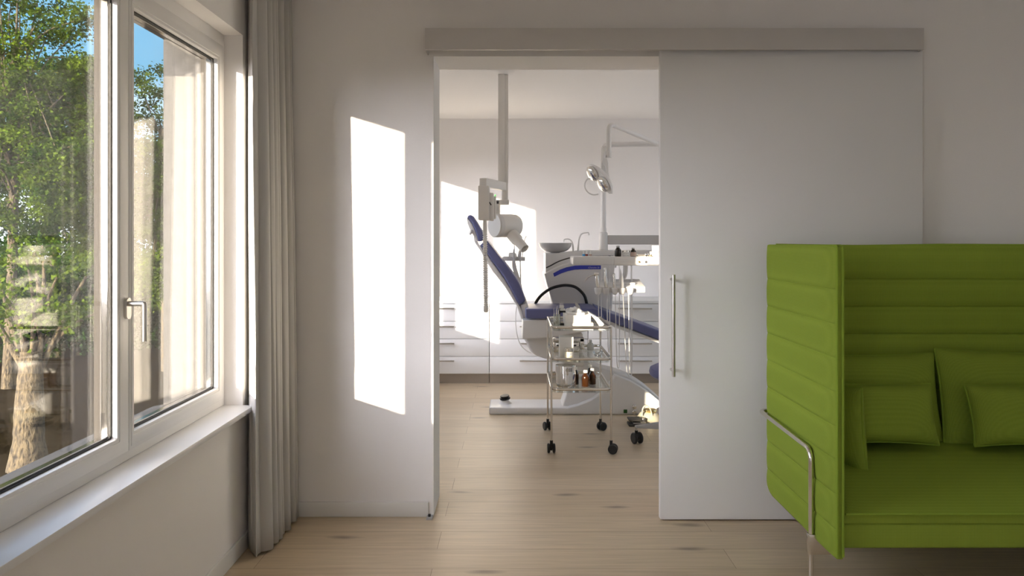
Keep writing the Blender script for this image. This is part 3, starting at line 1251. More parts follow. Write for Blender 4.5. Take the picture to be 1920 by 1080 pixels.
# backrest
YB = 5.95
pad = [(906.7, 452.3), (910.5, 450.8), (914.5, 452.5), (925, 466), (938, 483), (952, 500), (965, 518), (973, 531), (979, 544), (984, 560), (984.5, 564), (980, 569), (973.8, 572), (970, 567), (965, 557), (956, 540), (945.6, 522), (937, 509.5), (928, 497), (914.5, 477.5), (900, 460)]
bm = NB()
prism(bm, pp(pad, YB), YB, 6.38, 0.016, 4)
bc = obj('backrest_cushion', bm, BLUE, ch)
shell = [(899.5, 459.5), (914, 478), (928, 498), (945.6, 523), (957, 542), (966, 559), (974, 573), (980, 585), (984, 600), (977, 598), (969, 574), (962, 563), (945.6, 537), (924, 509), (909, 485), (901, 471)]
bm = NB()
prism(bm, pp(shell, YB + 0.02), YB + 0.02, 6.36, 0.008, 3)
bs = obj('backrest_shell', bm, DENT, ch)
bm = NB()
prism(bm, pp([(960, 508), (969, 522), (979, 541), (987, 562), (990, 572), (983, 572), (978, 552), (968, 530), (957, 512)], 6.40), 6.385, 6.42, 0.004, 2)
prism(bm, pp([(976, 572), (988, 568), (992, 580), (988, 600), (980, 600), (978, 588)], 5.98), 5.98, 6.30, 0.006, 2)
obj('hinge', bm, DENT, ch)
hp = [(881.4, 402.5), (885, 404), (889, 409.5), (894, 417), (899, 425), (903.5, 433), (905.9, 440), (905.8, 446), (903.8, 450), (900, 452.6), (897, 453), (895, 446), (893, 438.6), (889, 428), (885, 419), (880, 412), (875.5, 408), (877.5, 404)]
bm = NB()
prism(bm, pp(hp, 6.0), 6.02, 6.31, 0.014, 3)
hr = obj('headrest', bm, BLUE, ch)
bm = NB()
prism(bm, pp([(875.3, 408), (880, 413), (885, 420), (889, 429), (893, 440), (896.5, 453), (892, 452), (887, 441.5), (881, 431), (876.5, 421), (874.4, 412)], 6.0), 6.04, 6.29, 0.006, 2)
prism(bm, pp([(888, 443), (893, 451), (898, 459), (904, 468), (901, 471), (895, 462), (889, 453)], 6.1), 6.1, 6.22, 0.004, 2)
obj('headrest_shell', bm, DENT, hr)
bm = NB()
c = P(884, 436, 6.05)
lathe(bm, [(0.008, 0), (0.008, 0.012), (0.022, 0.014), (0.022, 0.026), (0.017, 0.032), (0, 0.032)], c + Vector((0.012, 0, -0.004)), 16, (-1, -0.4, 0.35))
obj('headrest_knob', bm, DENT, hr)
# armrest
bm = NB()
arc = [P(x, y, 6.325) for x, y in ((1002, 574), (1008, 562), (1018, 551), (1033, 541), (1050, 536), (1064, 535), (1078, 538), (1089, 546), (1097, 557), (1101, 574))]
tube(bm, smooth_path(arc, 5), 0.0125, 12)
a_ = obj('armrest', bm, BLACKP, ch)
a_['label'] = 'arched black armrest'
bm = NB()
tube(bm, smooth_path([P(x, y, 6.05) for x, y in ((972, 566), (968, 580), (967, 605), (970, 630), (977, 648), (988, 658), (996, 662))], 5), 0.0042, 8)
obj('cable', bm, DENT, ch)
# assistant holder behind the backrest
bm = NB()
prism(bm, pp([(938, 484), (945, 480.5), (984.6, 481.5), (984.6, 489), (944, 489)], 6.5), 6.44, 6.53, 0.005, 2)
prism(bm, pp([(960, 489), (966, 489), (969, 503), (977, 528), (981, 548), (990, 576), (983, 576), (972, 545), (963, 512), (960, 500)], 6.42), 6.42, 6.46, 0.005, 2)
prism(bm, pp([(954, 474), (962, 473), (968, 475), (970, 482), (953, 482)], 6.48), 6.47, 6.51, 0.006, 2)
ah = obj('assistant_holder', bm, DENT, ch)
for pts, rs in (([(964.5, 458), (964.5, 466), (963.8, 468), (963.8, 482), (965, 492)], [0.003, 0.004, 0.0075, 0.011, 0.008]),
                ([(976.5, 468), (975.5, 470), (974.5, 474), (974, 482), (975.5, 490)], [0.006, 0.012, 0.014, 0.017, 0.010])):
    bm = NB()
    tube(bm, [P(x, y, 6.43) for x, y in pts], rs, 12)
    obj('suction_handpiece', bm, DENT, ah)
for pts in ([(965, 491), (965.5, 515), (967, 540), (975, 572)], [(975.5, 489), (976, 520), (977, 545), (983, 576)]):
    bm = NB()
    tube(bm, smooth_path([P(x, y, 6.43) for x, y in pts], 5), 0.0055, 8)
    obj('suction_hose', bm, DENT, ah)
bm = NB()
tube(bm, smooth_path([P(x, y, 6.5) for x, y in ((979, 482), (981, 465), (983, 452), (986, 444), (988, 443))], 4), [0.004] * 16 + [0.0035], 8)
obj('suction_tip', bm, DENT, ah)

# ------------------------------------------------------------------ spittoon unit behind the chair
un = thing('dental_unit', 'white dental spittoon unit with curved blue stripe behind the chair seat', 'dental unit', (0.52, 6.6, 0.6))
YU = 6.37
bm = NB()
mb = [(1020.5, 514), (1030, 508), (1043, 501), (1060, 494.5), (1076, 490.5), (1100, 489), (1152, 489), (1153, 500), (1148, 578), (1145, 604), (1040, 604), (1035, 566), (1027, 538)]
prism(bm, pp(mb, YU), YU, 6.86, 0.014, 3)
obj('body', bm, DENT, un)
bm = NB()
ub = [(1023, 475), (1045, 475), (1062, 473.8), (1080, 471.2), (1095, 470.3), (1160, 470), (1240, 470), (1240, 480), (1158, 480), (1156, 502), (1023, 520)]
prism(bm, pp(ub, 6.43), 6.43, 6.86, 0.006, 2)
obj('upper_body', bm, DENT, un)
bm = NB()
gr = [(1024, 502.2), (1034, 497.2), (1044, 491.8), (1056, 487), (1073, 482.6), (1090, 480.8), (1150, 480.2)]
tube(bm, smooth_path([P(x, y, 6.432) for x, y in gr], 4), 0.006, 6)
obj('groove', bm, DARKP, un)
bm = NB()
st = [(1037.2, 512.5), (1050, 505.6), (1062, 501.2), (1078, 498), (1090, 497.6), (1127, 497.6), (1127, 504.8), (1090, 504.8), (1078, 505.6), (1065, 508.2), (1052, 512.8), (1039, 519)]
prism(bm, pp(st, YU - 0.002), YU - 0.003, YU + 0.01)
so = obj('stripe', bm, STRIPE, un, 0)
fc = bpy.data.curves.new('lettering', 'FONT')
fc.body = 'iChenoke 30'
fc.size = 0.0185
fc.shear = 0.25
fc.extrude = 0.0006
tmp = bpy.data.objects.new('lettering_outline', fc)
COL.objects.link(tmp)
bpy.context.view_layer.update()
me = bpy.data.meshes.new_from_object(tmp.evaluated_get(bpy.context.evaluated_depsgraph_get()))
bpy.data.objects.remove(tmp)
fo = bpy.data.objects.new('lettering', me)
COL.objects.link(fo)
me.materials.clear()
me.materials.append(mat('lettering_pale', (0.55, 0.55, 0.72), 0.5))
fo.parent = so
fo.location = P(1102.5, 503.0, YU - 0.004) - rootloc(un)
fo.rotation_euler = (PI / 2, 0, 0)
# bowl, taps
bcen = P(1041, 475.5, 6.57)
bm = NB()
sc_ = 6.57 / F
prof = [(0.0, 0.004), (0.038, 0.004), (0.040, 0.010)]
for k in range(1, 11):
    a = k / 10 * PI / 2
    prof.append((0.044 + 0.100 * math.sin(a), 0.012 + 0.078 * (1 - math.cos(a))))
prof += [(0.146, 0.094), (0.140, 0.094)]
for k in range(9, -1, -1):
    a = k / 10 * PI / 2
    prof.append((0.036 + 0.100 * math.sin(a), 0.020 + 0.074 * (1 - math.cos(a))))
prof.append((0, 0.018))
lathe(bm, prof, bcen, 40)
obj('bowl', bm, mat('bowl_ceramic', (0.52, 0.51, 0.50), 0.2), un)
for pts, r0 in (([(1075, 472), (1074.3, 462), (1072.5, 454), (1069, 449.6), (1064, 448), (1059, 448.6), (1057.6, 449.8), (1057.3, 454)], 0.008),
                ([(1083.8, 471), (1084.6, 458), (1086, 447), (1089, 440), (1094, 437), (1100, 436.3), (1103.6, 436.8), (1104.4, 441)], 0.009)):
    bm = NB()
    sp = smooth_path([P(x, y, 6.60) for x, y in pts], 5)
    n = len(sp)
    tube(bm, sp, [r0 * (1 - 0.42 * min(1, 1.6 * i / n)) for i in range(n)], 12)
    obj('tap', bm, DENT, un)
# horizontal arm box behind the pole
bm = NB()
a, b = P(1137, 441, 6.7), P(1300, 458.5, 6.7)
box(bm, a.x, b.x, 6.68, 6.78, b.z, a.z, 0.006)
box(bm, b.x - 0.09, b.x, 6.0, 6.70, b.z, a.z, 0.006)
box(bm, b.x - 0.09, b.x, 6.0, 6.12, 1.20, a.z, 0.006)
obj('tray_arm', bm, mat('arm_grey', (0.50, 0.485, 0.475), 0.4), un)

# ------------------------------------------------------------------ operating lamp
lp = thing('operating_lamp', 'white dental operating lamp with twin mirrors on a tall pole and folding arm', 'lamp', P(1131, 470, 6.7))
b0 = P(1131.5, 470, 6.7)
bm = NB()
lathe(bm, [(0.043, 0), (0.043, 0.01), (0.040, 0.014), (0.039, 0.145), (0.036, 0.160), (0.027, 0.168), (0.027, 0.2)], b0, 28)
obj('pole_base', bm, DENT, lp)
bm = NB()
pth = [P(1131.5, 438, 6.7), P(1131.5, 380, 6.7), P(1131.5, 271.5, 6.7), P(1264, 269, 6.7)]
tube(bm, fillet(pth, 0.055, 7), [0.0245] * 8 + [0.021] * 10, 18)[:] if False else tube(bm, fillet(pth, 0.055, 7), 0.0235, 18)
obj('pole', bm, DENT, lp)
bm = NB()
j0 = P(1262, 262, 6.62)
cyl(bm, P(1262, 262, 6.70) + Vector((0, 0, -0.05)), P(1262, 262, 6.70) + Vector((0, 0, 0.06)), 0.034)
pth = [P(1262, 281, 6.62), P(1150.5, 234, 6.2), P(1141.5, 240, 6.17), P(1141, 296, 6.17)]
fp = fillet([P(1262, 281, 6.66), P(1142, 231.5, 6.17), P(1141, 294, 6.17)], 0.06, 8)
tube(bm, fp, 0.0205, 16)
cyl(bm, P(1141, 284, 6.17), P(1141, 296, 6.17), 0.0255)
# joint ring in the arm
d = (fp[0] - fp[1]).normalized()
cyl(bm, fp[1], fp[1] + d * 0.012, 0.0218)
obj('arm', bm, DENT, lp)
# head
N = Vector((-0.82, -0.36, -0.44)).normalized()
W = Vector((0.50, -0.45, -0.62))
W = (W - N * W.dot(N)).normalized()
T = N.cross(W).normalized()
hc_ = P(1121.5, 335, 6.02)
bm = NB()
M = Matrix((( W.x, T.x, N.x, hc_.x - N.x * 0.01), (W.y, T.y, N.y, hc_.y - N.y * 0.01), (W.z, T.z, N.z, hc_.z - N.z * 0.01), (0, 0, 0, 1)))
t = bmesh.new()
bmesh.ops.create_uvsphere(t, u_segments=36, v_segments=18, radius=1)
for v in t.verts:
    x, y, z = v.co
    v.co = (x * 0.155, y * 0.078, z * (0.062 if z < 0 else 0.006))
bmesh.ops.transform(t, matrix=M, verts=t.verts)
merge(bm, t)
lh = obj('lamp_head', bm, DENT, lp)
for s in (-1, 1):
    c = hc_ + W * 0.070 * s + N * 0.004
    bm = NB()
    prof = [(0.067, -0.004), (0.069, 0.004), (0.066, 0.006), (0.0635, 0.004)]
    lathe(bm, prof, c, 32, N)
    rf = obj('reflector', bm, DENT, lh)
    bm = NB()
    prof = [(0.064, 0.0045)] + [(0.064 * math.cos(k / 8 * PI / 2), 0.0045 + 0.028 * math.sin(k / 8 * PI / 2)) for k in range(1, 9)]
    prof[-1] = (0.0, 0.0325)
    lathe(bm, prof, c, 32, N)
    obj('mirror', bm, CHROME, rf)
bm = NB()
plate = [(1130, 297), (1138, 297), (1140.5, 306), (1141, 322), (1143, 336), (1148.5, 350), (1148.5, 363), (1142, 363), (1134, 356), (1128, 340), (1126, 318), (1127, 304)]
prism(bm, pp(plate, 6.13), 6.11, 6.15, 0.008, 3)
cyl(bm, P(1132.5, 275, 6.17), P(1132.5, 300, 6.15), 0.014)
box(bm, P(1132, 0, 6.16).x, P(1141, 0, 6.16).x, 6.15, 6.18, P(0, 292, 6.16).z, P(0, 284, 6.16).z, 0.003)
obj('yoke', bm, DENT, lp)
bm = NB()
tube(bm, smooth_path([P(x, y, 5.98) for x, y in ((1107, 334.5), (1101, 336), (1096.8, 343), (1097, 352), (1101.5, 359.5), (1108, 364), (1115, 365.3), (1122, 364))], 5), 0.0055, 10)
hl = obj('handle', bm, DENT, lp)
bm = NB()
tube(bm, smooth_path([P(x, y, 6.08) for x, y in ((1134.5, 281), (1132, 292), (1130.5, 304), (1134, 312), (1135.5, 322), (1132, 333))], 5), 0.004, 8)
obj('cable', bm, DENT, lp)

# ------------------------------------------------------------------ instrument delivery tray
YT = 5.78
tr = thing('instrument_tray', 'white dental instrument tray on an arm, with hanging handpieces and hoses', 'instrument tray', P(1150, 490, 5.68))
bm = NB()
zt, zb = P(0, 481.2, YT).z, P(0, 497.3, YT).z
xa, xm, xb = P(1074, 0, YT).x, P(1151, 0, YT).x, 1.46
box(bm, xa, xm, YT, 6.08, zb, zt, 0.012, 3)
obj('tray_body', bm, DENT, tr)
bm = NB()
box(bm, xm - 0.005, xb, YT + 0.015, 6.08, zb - 0.004, zt - 0.004, 0.022, 4)
box(bm, xm + 0.01, xb, YT + 0.03, 6.07, zt - 0.012, zt, 0.003)
obj('control_bar', bm, DENT2, tr)
for px, m_, r in ((1198.5, GOLD, 0.008), (1211, CHROME, 0.010)):
    bm = NB()
    c = P(px, 491, YT + 0.015)
    lathe(bm, [(r, 0), (r, 0.008), (r * 0.8, 0.011), (0, 0.011)], c, 16, (0, -1, 0))
    obj('knob', bm, m_, tr)
bm = NB()
a, b = P(1213, 495.6, YT + 0.012), P(1262, 495.6, YT + 0.012)
box(bm, a.x, b.x, YT + 0.010, YT + 0.02, a.z - 0.003, a.z + 0.003)
obj('slot', bm, GREYP, tr)
# handpiece holder
bm = NB()
x0, x1 = P(1124, 0, 5.64).x, P(1210, 0, 5.64).x
t = bmesh.new()
box(t, x0, x1, 5.64, 5.90, P(0, 549, 5.64).z, P(0, 537.5, 5.64).z, 0.006)
for v in t.verts:
    v.co.z += (v.co.y - 5.64) * 0.17
    v.co.x += 0.0
merge(bm, t)
box(bm, P(1150, 0, 5.68).x, P(1192, 0, 5.68).x, 5.70, 5.78, P(0, 536, 5.64).z, P(0, 530.5, 5.64).z, 0.006)
ho = obj('handpiece_holder', bm, DENT, tr)
bm = NB()
tube(bm, smooth_path([P(x, y, 5.92) for x, y in ((1172.5, 494), (1172.8, 505), (1171.5, 516), (1166, 524), (1158, 529))], 5), 0.0185, 14)
obj('holder_arm', bm, DENT, tr)
socks = [1120.8, 1136.4, 1152.4, 1166.0, 1182.0]
YS = 5.61
for i, px in enumerate(socks):
    bm = NB()
    c = P(px, 544, YS)
    lathe(bm, [(0.010, -0.034), (0.018, -0.028), (0.024, -0.008), (0.0265, 0.010), (0.022, 0.018), (0.016, 0.018), (0.014, 0.0), (0.0, 0.0)], c, 20, (0, 0, 1))
    box(bm, c.x - 0.018, c.x + 0.018, YS, 5.655, c.z - 0.02, c.z + 0.012, 0.005)
    obj('socket', bm, DENT, ho)
def instr(pts, rs, m_, nm='handpiece', dY=0.0):
    bm = NB()
    tube(bm, [P(x, y, YS + dY) for x, y in pts], rs, 14)
    return obj(nm, bm, m_, ho)
# syringe with curved tip
bm = NB()
tube(bm, [P(x, y, YS) for x, y in ((1121.5, 545), (1121, 536), (1120, 528), (1119.2, 520), (1119, 515.5))], [0.011, 0.014, 0.0155, 0.0145, 0.012], 14)
cyl(bm, P(1113.5, 514, YS), P(1122.5, 514, YS), 0.014, 0.012, 14)
tube(bm, smooth_path([P(x, y, YS - 0.005) for x, y in ((1114, 515.5), (1108, 517.5), (1102, 521), (1097, 526.5))], 4), 0.0032, 8)
obj('air_syringe', bm, CHROMEW, ho)
bm = NB()
tube(bm, [P(x, y, YS) for x, y in ((1136.5, 546), (1136.5, 538), (1136, 530), (1135.2, 522), (1135, 518), (1134.6, 508), (1134.4, 505))], [0.011, 0.014, 0.016, 0.0145, 0.009, 0.0085, 0.008], 14)
cyl(bm, P(1134.4, 505, YS), P(1134.0, 502, YS), 0.011, 0.008, 14)
obj('turbine_handpiece', bm, CHROMEW, ho)
bm = NB()
tube(bm, [P(x, y, YS) for x, y in ((1152.2, 547), (1152, 540), (1151.6, 530), (1151.2, 520), (1151, 514.5))], [0.010, 0.012, 0.0125, 0.0115, 0.010], 14)
cyl(bm, P(1151, 514.5, YS), P(1150.8, 512.5, YS), 0.011, 0.007, 14)
obj('micromotor', bm, CHROMEW, ho)
bm = NB()
tube(bm, [P(x, y, YS) for x, y in ((1166.3, 546), (1166.3, 535), (1165.6, 524), (1165, 516), (1163.8, 509), (1162.6, 503.5))], [0.012, 0.0135, 0.014, 0.011, 0.005, 0.002], 14)
obj('scaler', bm, DENT, ho)
# hoses: down from each socket, a loop above the floor, and back up behind to the tray
for i, (px, yb_, dx) in enumerate(((1121.8, 640, 4.2), (1138, 660, 3.8), (1153.5, 690, 5.6), (1168.0, 706, 12.5), (1178.5, 700, 3.4))):
    bm = NB()
    q = [P(px, 549, YS), P(px + 0.4 * dx * 0.4, 590, YS), P(px + dx * 0.5, yb_ - 22, YS + 0.02), P(px + dx * 0.75, yb_ - 4, YS + 0.05), P(px + dx * 1.1, yb_, YS + 0.09), P(px + dx * 1.35, yb_ - 12, YS + 0.13), P(px + dx * 1.4, 600, YS + 0.17), P(px + dx * 1.35, 498, YS + 0.19)]
    tube(bm, smooth_path(q, 8), 0.0032 if i != 1 else 0.0036, 8)
    obj('hose', bm, DENT, ho)

# ------------------------------------------------------------------ dental x-ray on its ceiling pole
xr = thing('dental_xray', 'cream dental x-ray unit hanging from a ceiling pole above the backrest', 'x-ray unit', P(943, 139, 5.66))
YX = 5.66
bm = NB()
a, b = P(934, 139.5, YX), P(946.5, 342, YX)
box(bm, a.x, b.x, YX, YX + 0.055, b.z, CEIL, 0.004)
a2, b2 = P(946.5, 142, YX), P(953, 320, YX)
box(bm, a2.x, b2.x, YX + 0.008, YX + 0.05, b2.z - 0.09, CEIL - 0.006, 0.002)
obj('pole', bm, DENT2, xr)
bm = NB()
a, b = P(940.5, 340, YX), P(952.5, 375, YX)
box(bm, a.x, b.x, YX + 0.006, YX + 0.05, b.z, a.z, 0.008)
obj('inner_pole', bm, DENT2, xr)
bm = NB()
p0, p1 = P(942, 349.5, YX - 0.005), P(907, 342.5, 5.30)
d = (p1 - p0)
u = d.normalized()
M = Matrix.Translation((p0 + p1) / 2) @ u.to_track_quat('X', 'Z').to_matrix().to_4x4()
obox(bm, M, d.length + 0.03, 0.055, 0.062, 0.004)
obj('arm', bm, DENT2, xr)
bm = NB()
a, b = P(896.5, 348, 5.22), P(917, 412.5, 5.22)
box(bm, a.x, b.x, 5.22, 5.40, b.z, a.z, 0.005)
box(bm, b.x - 0.004, b.x + 0.030, 5.27, 5.38, b.z - 0.004, a.z - 0.045, 0.008)
box(bm, b.x + 0.026, b.x + 0.046, 5.30, 5.37, b.z + 0.01, a.z - 0.07, 0.006)
cb = obj('control_box', bm, DENT2, xr)
bm = NB()
c = P(928.5, 366, 5.29)
box(bm, c.x - 0.004, c.x + 0.004, 5.292, 5.302, c.z - 0.006, c.z + 0.006, 0.002)
gl_ = mat('green_led', (0.05, 0.5, 0.05), 0.4)
gl_.node_tree.nodes['Principled BSDF'].inputs['Emission Color'].default_value = (0.15, 1.0, 0.15, 1)
gl_.node_tree.nodes['Principled BSDF'].inputs['Emission Strength'].default_value = 1.0
obj('indicator', bm, gl_, cb)
bm = NB()
cyl(bm, P(917.5, 379, 5.268), P(921, 384.5, 5.262), 0.004)
obj('latch', bm, DARKP, cb)
# bracket
bm = NB()
a, b = P(937, 374.5, 5.6), P(954.5, 383.5, 5.6)
box(bm, a.x - 0.03, b.x, 5.60, 5.72, b.z, a.z, 0.005)
a, b = P(929, 375, 5.6), P(937.5, 412, 5.6)
box(bm, a.x, b.x, 5.60, 5.70, b.z, a.z, 0.008)
obj('bracket', bm, DENT2, xr)
ax = Vector((0.80, 0.60, 0.0))
c0 = P(926.5, 423, 5.58)
bm = NB()
r = 0.089
lathe(bm, [(0, 0.0), (r * 0.93, 0.0), (r, 0.008), (r, 0.04)], c0, 40, ax)
obj('tube_cap', bm, DENT, xr)
bm = NB()
lathe(bm, [(r * 0.985, 0.04), (r * 0.985, 0.17), (r * 0.96, 0.195), (r * 0.84, 0.215), (r * 0.6, 0.225), (0, 0.227)], c0, 40, ax)
obj('tube_head', bm, DENT2, xr)
bm = NB()
q0 = c0 + ax * 0.13
q1 = P(984, 466.5, 5.50)
q0 = q0 + Vector((0.0, -0.03, -0.03))
dd = (q1 - q0)
L_ = dd.length
lathe(bm, [(0.046, L_ * 0.25), (0.046, L_ * 0.55), (0.037, L_ * 0.62), (0.035, L_), (0.030, L_), (0.030, L_ * 0.8), (0, L_ * 0.8)], q0, 28, dd)
obj('cone', bm, DENT2, xr)
# coiled cord
bm = NB()
t0, t1 = P(909, 413, 5.3), P(911.3, 586, 5.3)
prof = [(0.0, 0.0), (0.012, 0.0)]
L_ = (t0 - t1).length
n = 36
for k in range(n):
    h0 = 0.03 + (L_ - 0.075) * k / n
    h1 = 0.03 + (L_ - 0.075) * (k + 0.5) / n
    rr = 0.0125 if k > 3 else 0.0145
    prof += [(rr, h0), (rr + (0.006 if k > 3 else 0), h0 + 0.003), (rr + (0.006 if k > 3 else 0), h1 - 0.003), (rr, h1)]
prof += [(0.0175, L_ - 0.045), (0.0175, L_ - 0.012), (0.012, L_ - 0.002), (0, L_)]
lathe(bm, prof, t0, 18, t1 - t0)
obj('coiled_cord', bm, DENT2, xr)
# ------------------------------------------------------------------ glass instrument trolley
tx0, tx1, ty0, ty1 = 0.243, 0.627, 4.86, 5.47
tl = thing('instrument_trolley', 'chrome trolley with three glass shelves on black castors in the doorway', 'trolley', ((tx0 + tx1) / 2, (ty0 + ty1) / 2, 0))
SHZ = [0.806, 0.600, 0.403]
for z in SHZ:
    bm = NB()
    rr = z + 0.018
    rect = []
    rad = 0.045
    for cx, cy, a0 in ((tx0 + rad, ty0 + rad, PI), (tx1 - rad, ty0 + rad, 1.5 * PI), (tx1 - rad, ty1 - rad, 0), (tx0 + rad, ty1 - rad, 0.5 * PI)):
        for k in range(7):
            a = a0 + k / 6 * PI / 2
            rect.append((cx + rad * math.cos(a), cy + rad * math.sin(a), rr))
    tube(bm, rect, 0.0095, 12, closed=True)
    rl = obj('rail', bm, CHROMEW, tl)
    bm = NB()
    poly = []
    for x, y, _ in rect:
        poly.append((x * 0.985 + 0.015 * 0.435, y * 0.99 + 0.01 * 5.165))
    a = [bm.verts.new((x, y, z - 0.006)) for x, y in poly]
    b = [bm.verts.new((x, y, z)) for x, y in poly]
    bm.faces.new(a[::-1])
    bm.faces.new(b)
    for k in range(len(a)):
        bm.faces.new((a[k], a[(k + 1) % len(a)], b[(k + 1) % len(a)], b[k]))
    obj('shelf', bm, SHELFGL, tl, 0)
cast_dirs = [(-0.03, 0.9), (0.8, -0.2), (-0.25, 0.7), (0.75, 0.45)]
for i, (x, y) in enumerate(((tx0 - 0.003, ty0 + 0.015), (tx1 + 0.003, ty0 + 0.015), (tx0 - 0.001, ty1 - 0.012), (tx1 + 0.0, ty1 - 0.012))):
    bm = NB()
    cyl(bm, (x, y, 0.078), (x, y, SHZ[0] + 0.022), 0.0068, seg=14)
    lathe(bm, [(0.0068, 0), (0.006, 0.004), (0, 0.006)], (x, y, SHZ[0] + 0.022), 14)
    obj('leg', bm, CHROMEW, tl)
    bm = NB()
    d = Vector((cast_dirs[i][0], cast_dirs[i][1], 0)).normalized()
    s = Vector((-d.y, d.x, 0))
    c = Vector((x, y, 0.031)) + d * 0.012
    for q in (-1, 1):
        lathe(bm, [(0.0, -0.009), (0.024, -0.009), (0.031, -0.004), (0.031, 0.005), (0.026, 0.009), (0, 0.009)], c + s * 0.017 * q, 24, s * q)
    obj('castor_wheel', bm, BLACKP, tl)
    bm = NB()
    cyl(bm, (x, y, 0.055), (x, y, 0.085), 0.010)
    lathe(bm, [(0.0, -0.007), (0.018, -0.007), (0.020, 0), (0.018, 0.007), (0, 0.007)], c + Vector((0, 0, 0.004)), 20, s)
    box(bm, x - 0.008, x + 0.008, y - 0.008, y + 0.008, 0.036, 0.066, 0.003)
    obj('castor_fork', bm, BLACKP, tl)

def simple(name, bm, m, label, cat, loc, group=None, smooth=35):
    o = obj(name, bm, m, None, smooth, origin=loc)
    tag(o, label, cat, group)
    return o

ZT = SHZ[0]
# --- top shelf
bm = NB(); box(bm, 0.340, 0.523, 4.965, 5.24, ZT, ZT + 0.034, 0.002)
simple('carton', bm, PAPER, 'flat white carton lying under the tissue carton on the trolley top', 'carton', (0.43, 5.1, ZT))
bm = NB(); box(bm, 0.338, 0.508, 4.975, 5.24, ZT + 0.034, ZT + 0.085, 0.003)
simple('tissue_carton', bm, PAPER, 'white carton stacked on the flat carton, crumpled gauze on top', 'carton', (0.42, 5.1, ZT + 0.034))
gz = thing('gauze_tray', 'shallow white dish heaped with crumpled gauze on the tissue carton', 'gauze', (0.415, 5.1, ZT + 0.085))
bm = NB(); box(bm, 0.352, 0.470, 5.01, 5.19, ZT + 0.085, ZT + 0.099, 0.003)
obj('dish', bm, PAPER, gz)
rnd = random.Random(11)
bm = NB()
for k in range(9):
    t = bmesh.new()
    bmesh.ops.create_icosphere(t, subdivisions=2, radius=1)
    c = Vector((0.37 + 0.085 * rnd.random(), 5.03 + 0.13 * rnd.random(), ZT + 0.102 + 0.012 * rnd.random()))
    for v in t.verts:
        f = 0.75 + 0.5 * rnd.random()
        v.co = Vector((v.co.x * 0.022 * f, v.co.y * 0.026 * f, v.co.z * 0.017 * f)) + c
    merge(bm, t)
obj('gauze', bm, PAPER, gz, 20)
# spatula standing in the gauze
bm = NB()
a, b = P(1090, 585, 5.08), P(1078.5, 566.5, 5.08)
mid = (a + b) / 2
u = (b - a).normalized()
v = Vector((u.z, 0, -u.x))
pts = [(0.0, 0.003), (0.25, 0.008), (0.55, 0.0115), (0.8, 0.009), (0.95, 0.004), (1.0, 0.0005)]
L_ = (b - a).length
A = [bm.verts.new(a + u * L_ * t - v * w + Vector((0, -0.0015, 0))) for t, w in pts] + [bm.verts.new(a + u * L_ * t + v * w + Vector((0, -0.0015, 0))) for t, w in reversed(pts)]
B = [bm.verts.new(q.co + Vector((0, 0.003, 0))) for q in A]
bm.faces.new(A); bm.faces.new(B[::-1])
for k in range(len(A)):
    bm.faces.new((A[k], A[(k + 1) % len(A)], B[(k + 1) % len(A)], B[k]))
simple('spatula', bm, GREYP, 'pale leaf-shaped spatula sticking up out of the gauze on the trolley', 'spatula', a)
# folded napkin leaning on the cartons
bm = NB()
q = [(0.497, 0.900), (0.506, 0.902), (0.560, 0.872), (0.592, 0.838), (0.598, 0.826), (0.572, ZT + 0.001), (0.548, 0.848), (0.527, 0.873)]
prism(bm, q, 4.99, 5.17, 0.003)
simple('folded_napkin', bm, PAPER, 'white folded napkin sloping off the right side of the cartons', 'napkin', (0.55, 5.08, ZT))
bm = NB()
cyl(bm, (0.585, 4.98, ZT + 0.008), (0.612, 4.95, ZT + 0.008), 0.007, 0.006)
simple('cotton_roll', bm, PAPER, 'small white cotton roll at the foot of the folded napkin', 'cotton roll', (0.6, 4.965, ZT))
# beaker with probes
bk = P(1043.5, 605, 5.03)
bk.z = ZT
bm = NB()
lathe(bm, [(0, 0.0), (0.021, 0.0), (0.022, 0.002), (0.023, 0.088), (0.0215, 0.088), (0.0205, 0.004), (0, 0.004)], bk, 24)
simple('glass_beaker', bm, SHELFGL, 'clear glass beaker holding steel probes at the left of the trolley top', 'beaker', bk)
for k, (dx, dy, tx, ty, h) in enumerate(((-0.010, 0.004, -0.018, 0.01, 0.125), (0.0, -0.008, -0.004, -0.016, 0.118), (0.008, 0.003, 0.016, 0.002, 0.122), (0.002, 0.010, 0.004, 0.017, 0.135), (0.010, -0.006, 0.011, -0.014, 0.112))):
    bm = NB()
    p0 = Vector((bk.x + dx, bk.y + dy, ZT + 0.0055)); p1 = Vector((bk.x + tx, bk.y + ty, ZT + h))
    tube(bm, [p0, p0.lerp(p1, 0.15), p0.lerp(p1, 0.6), p0.lerp(p1, 0.75), p1, p1 + Vector((0.004, 0, 0.006))], [0.002, 0.0035, 0.0035, 0.0018, 0.0014, 0.0008], 8)
    simple('dental_probe', bm, CHROME, 'thin steel dental probe standing in the glass beaker', 'probe', p0, 'probes in the beaker')
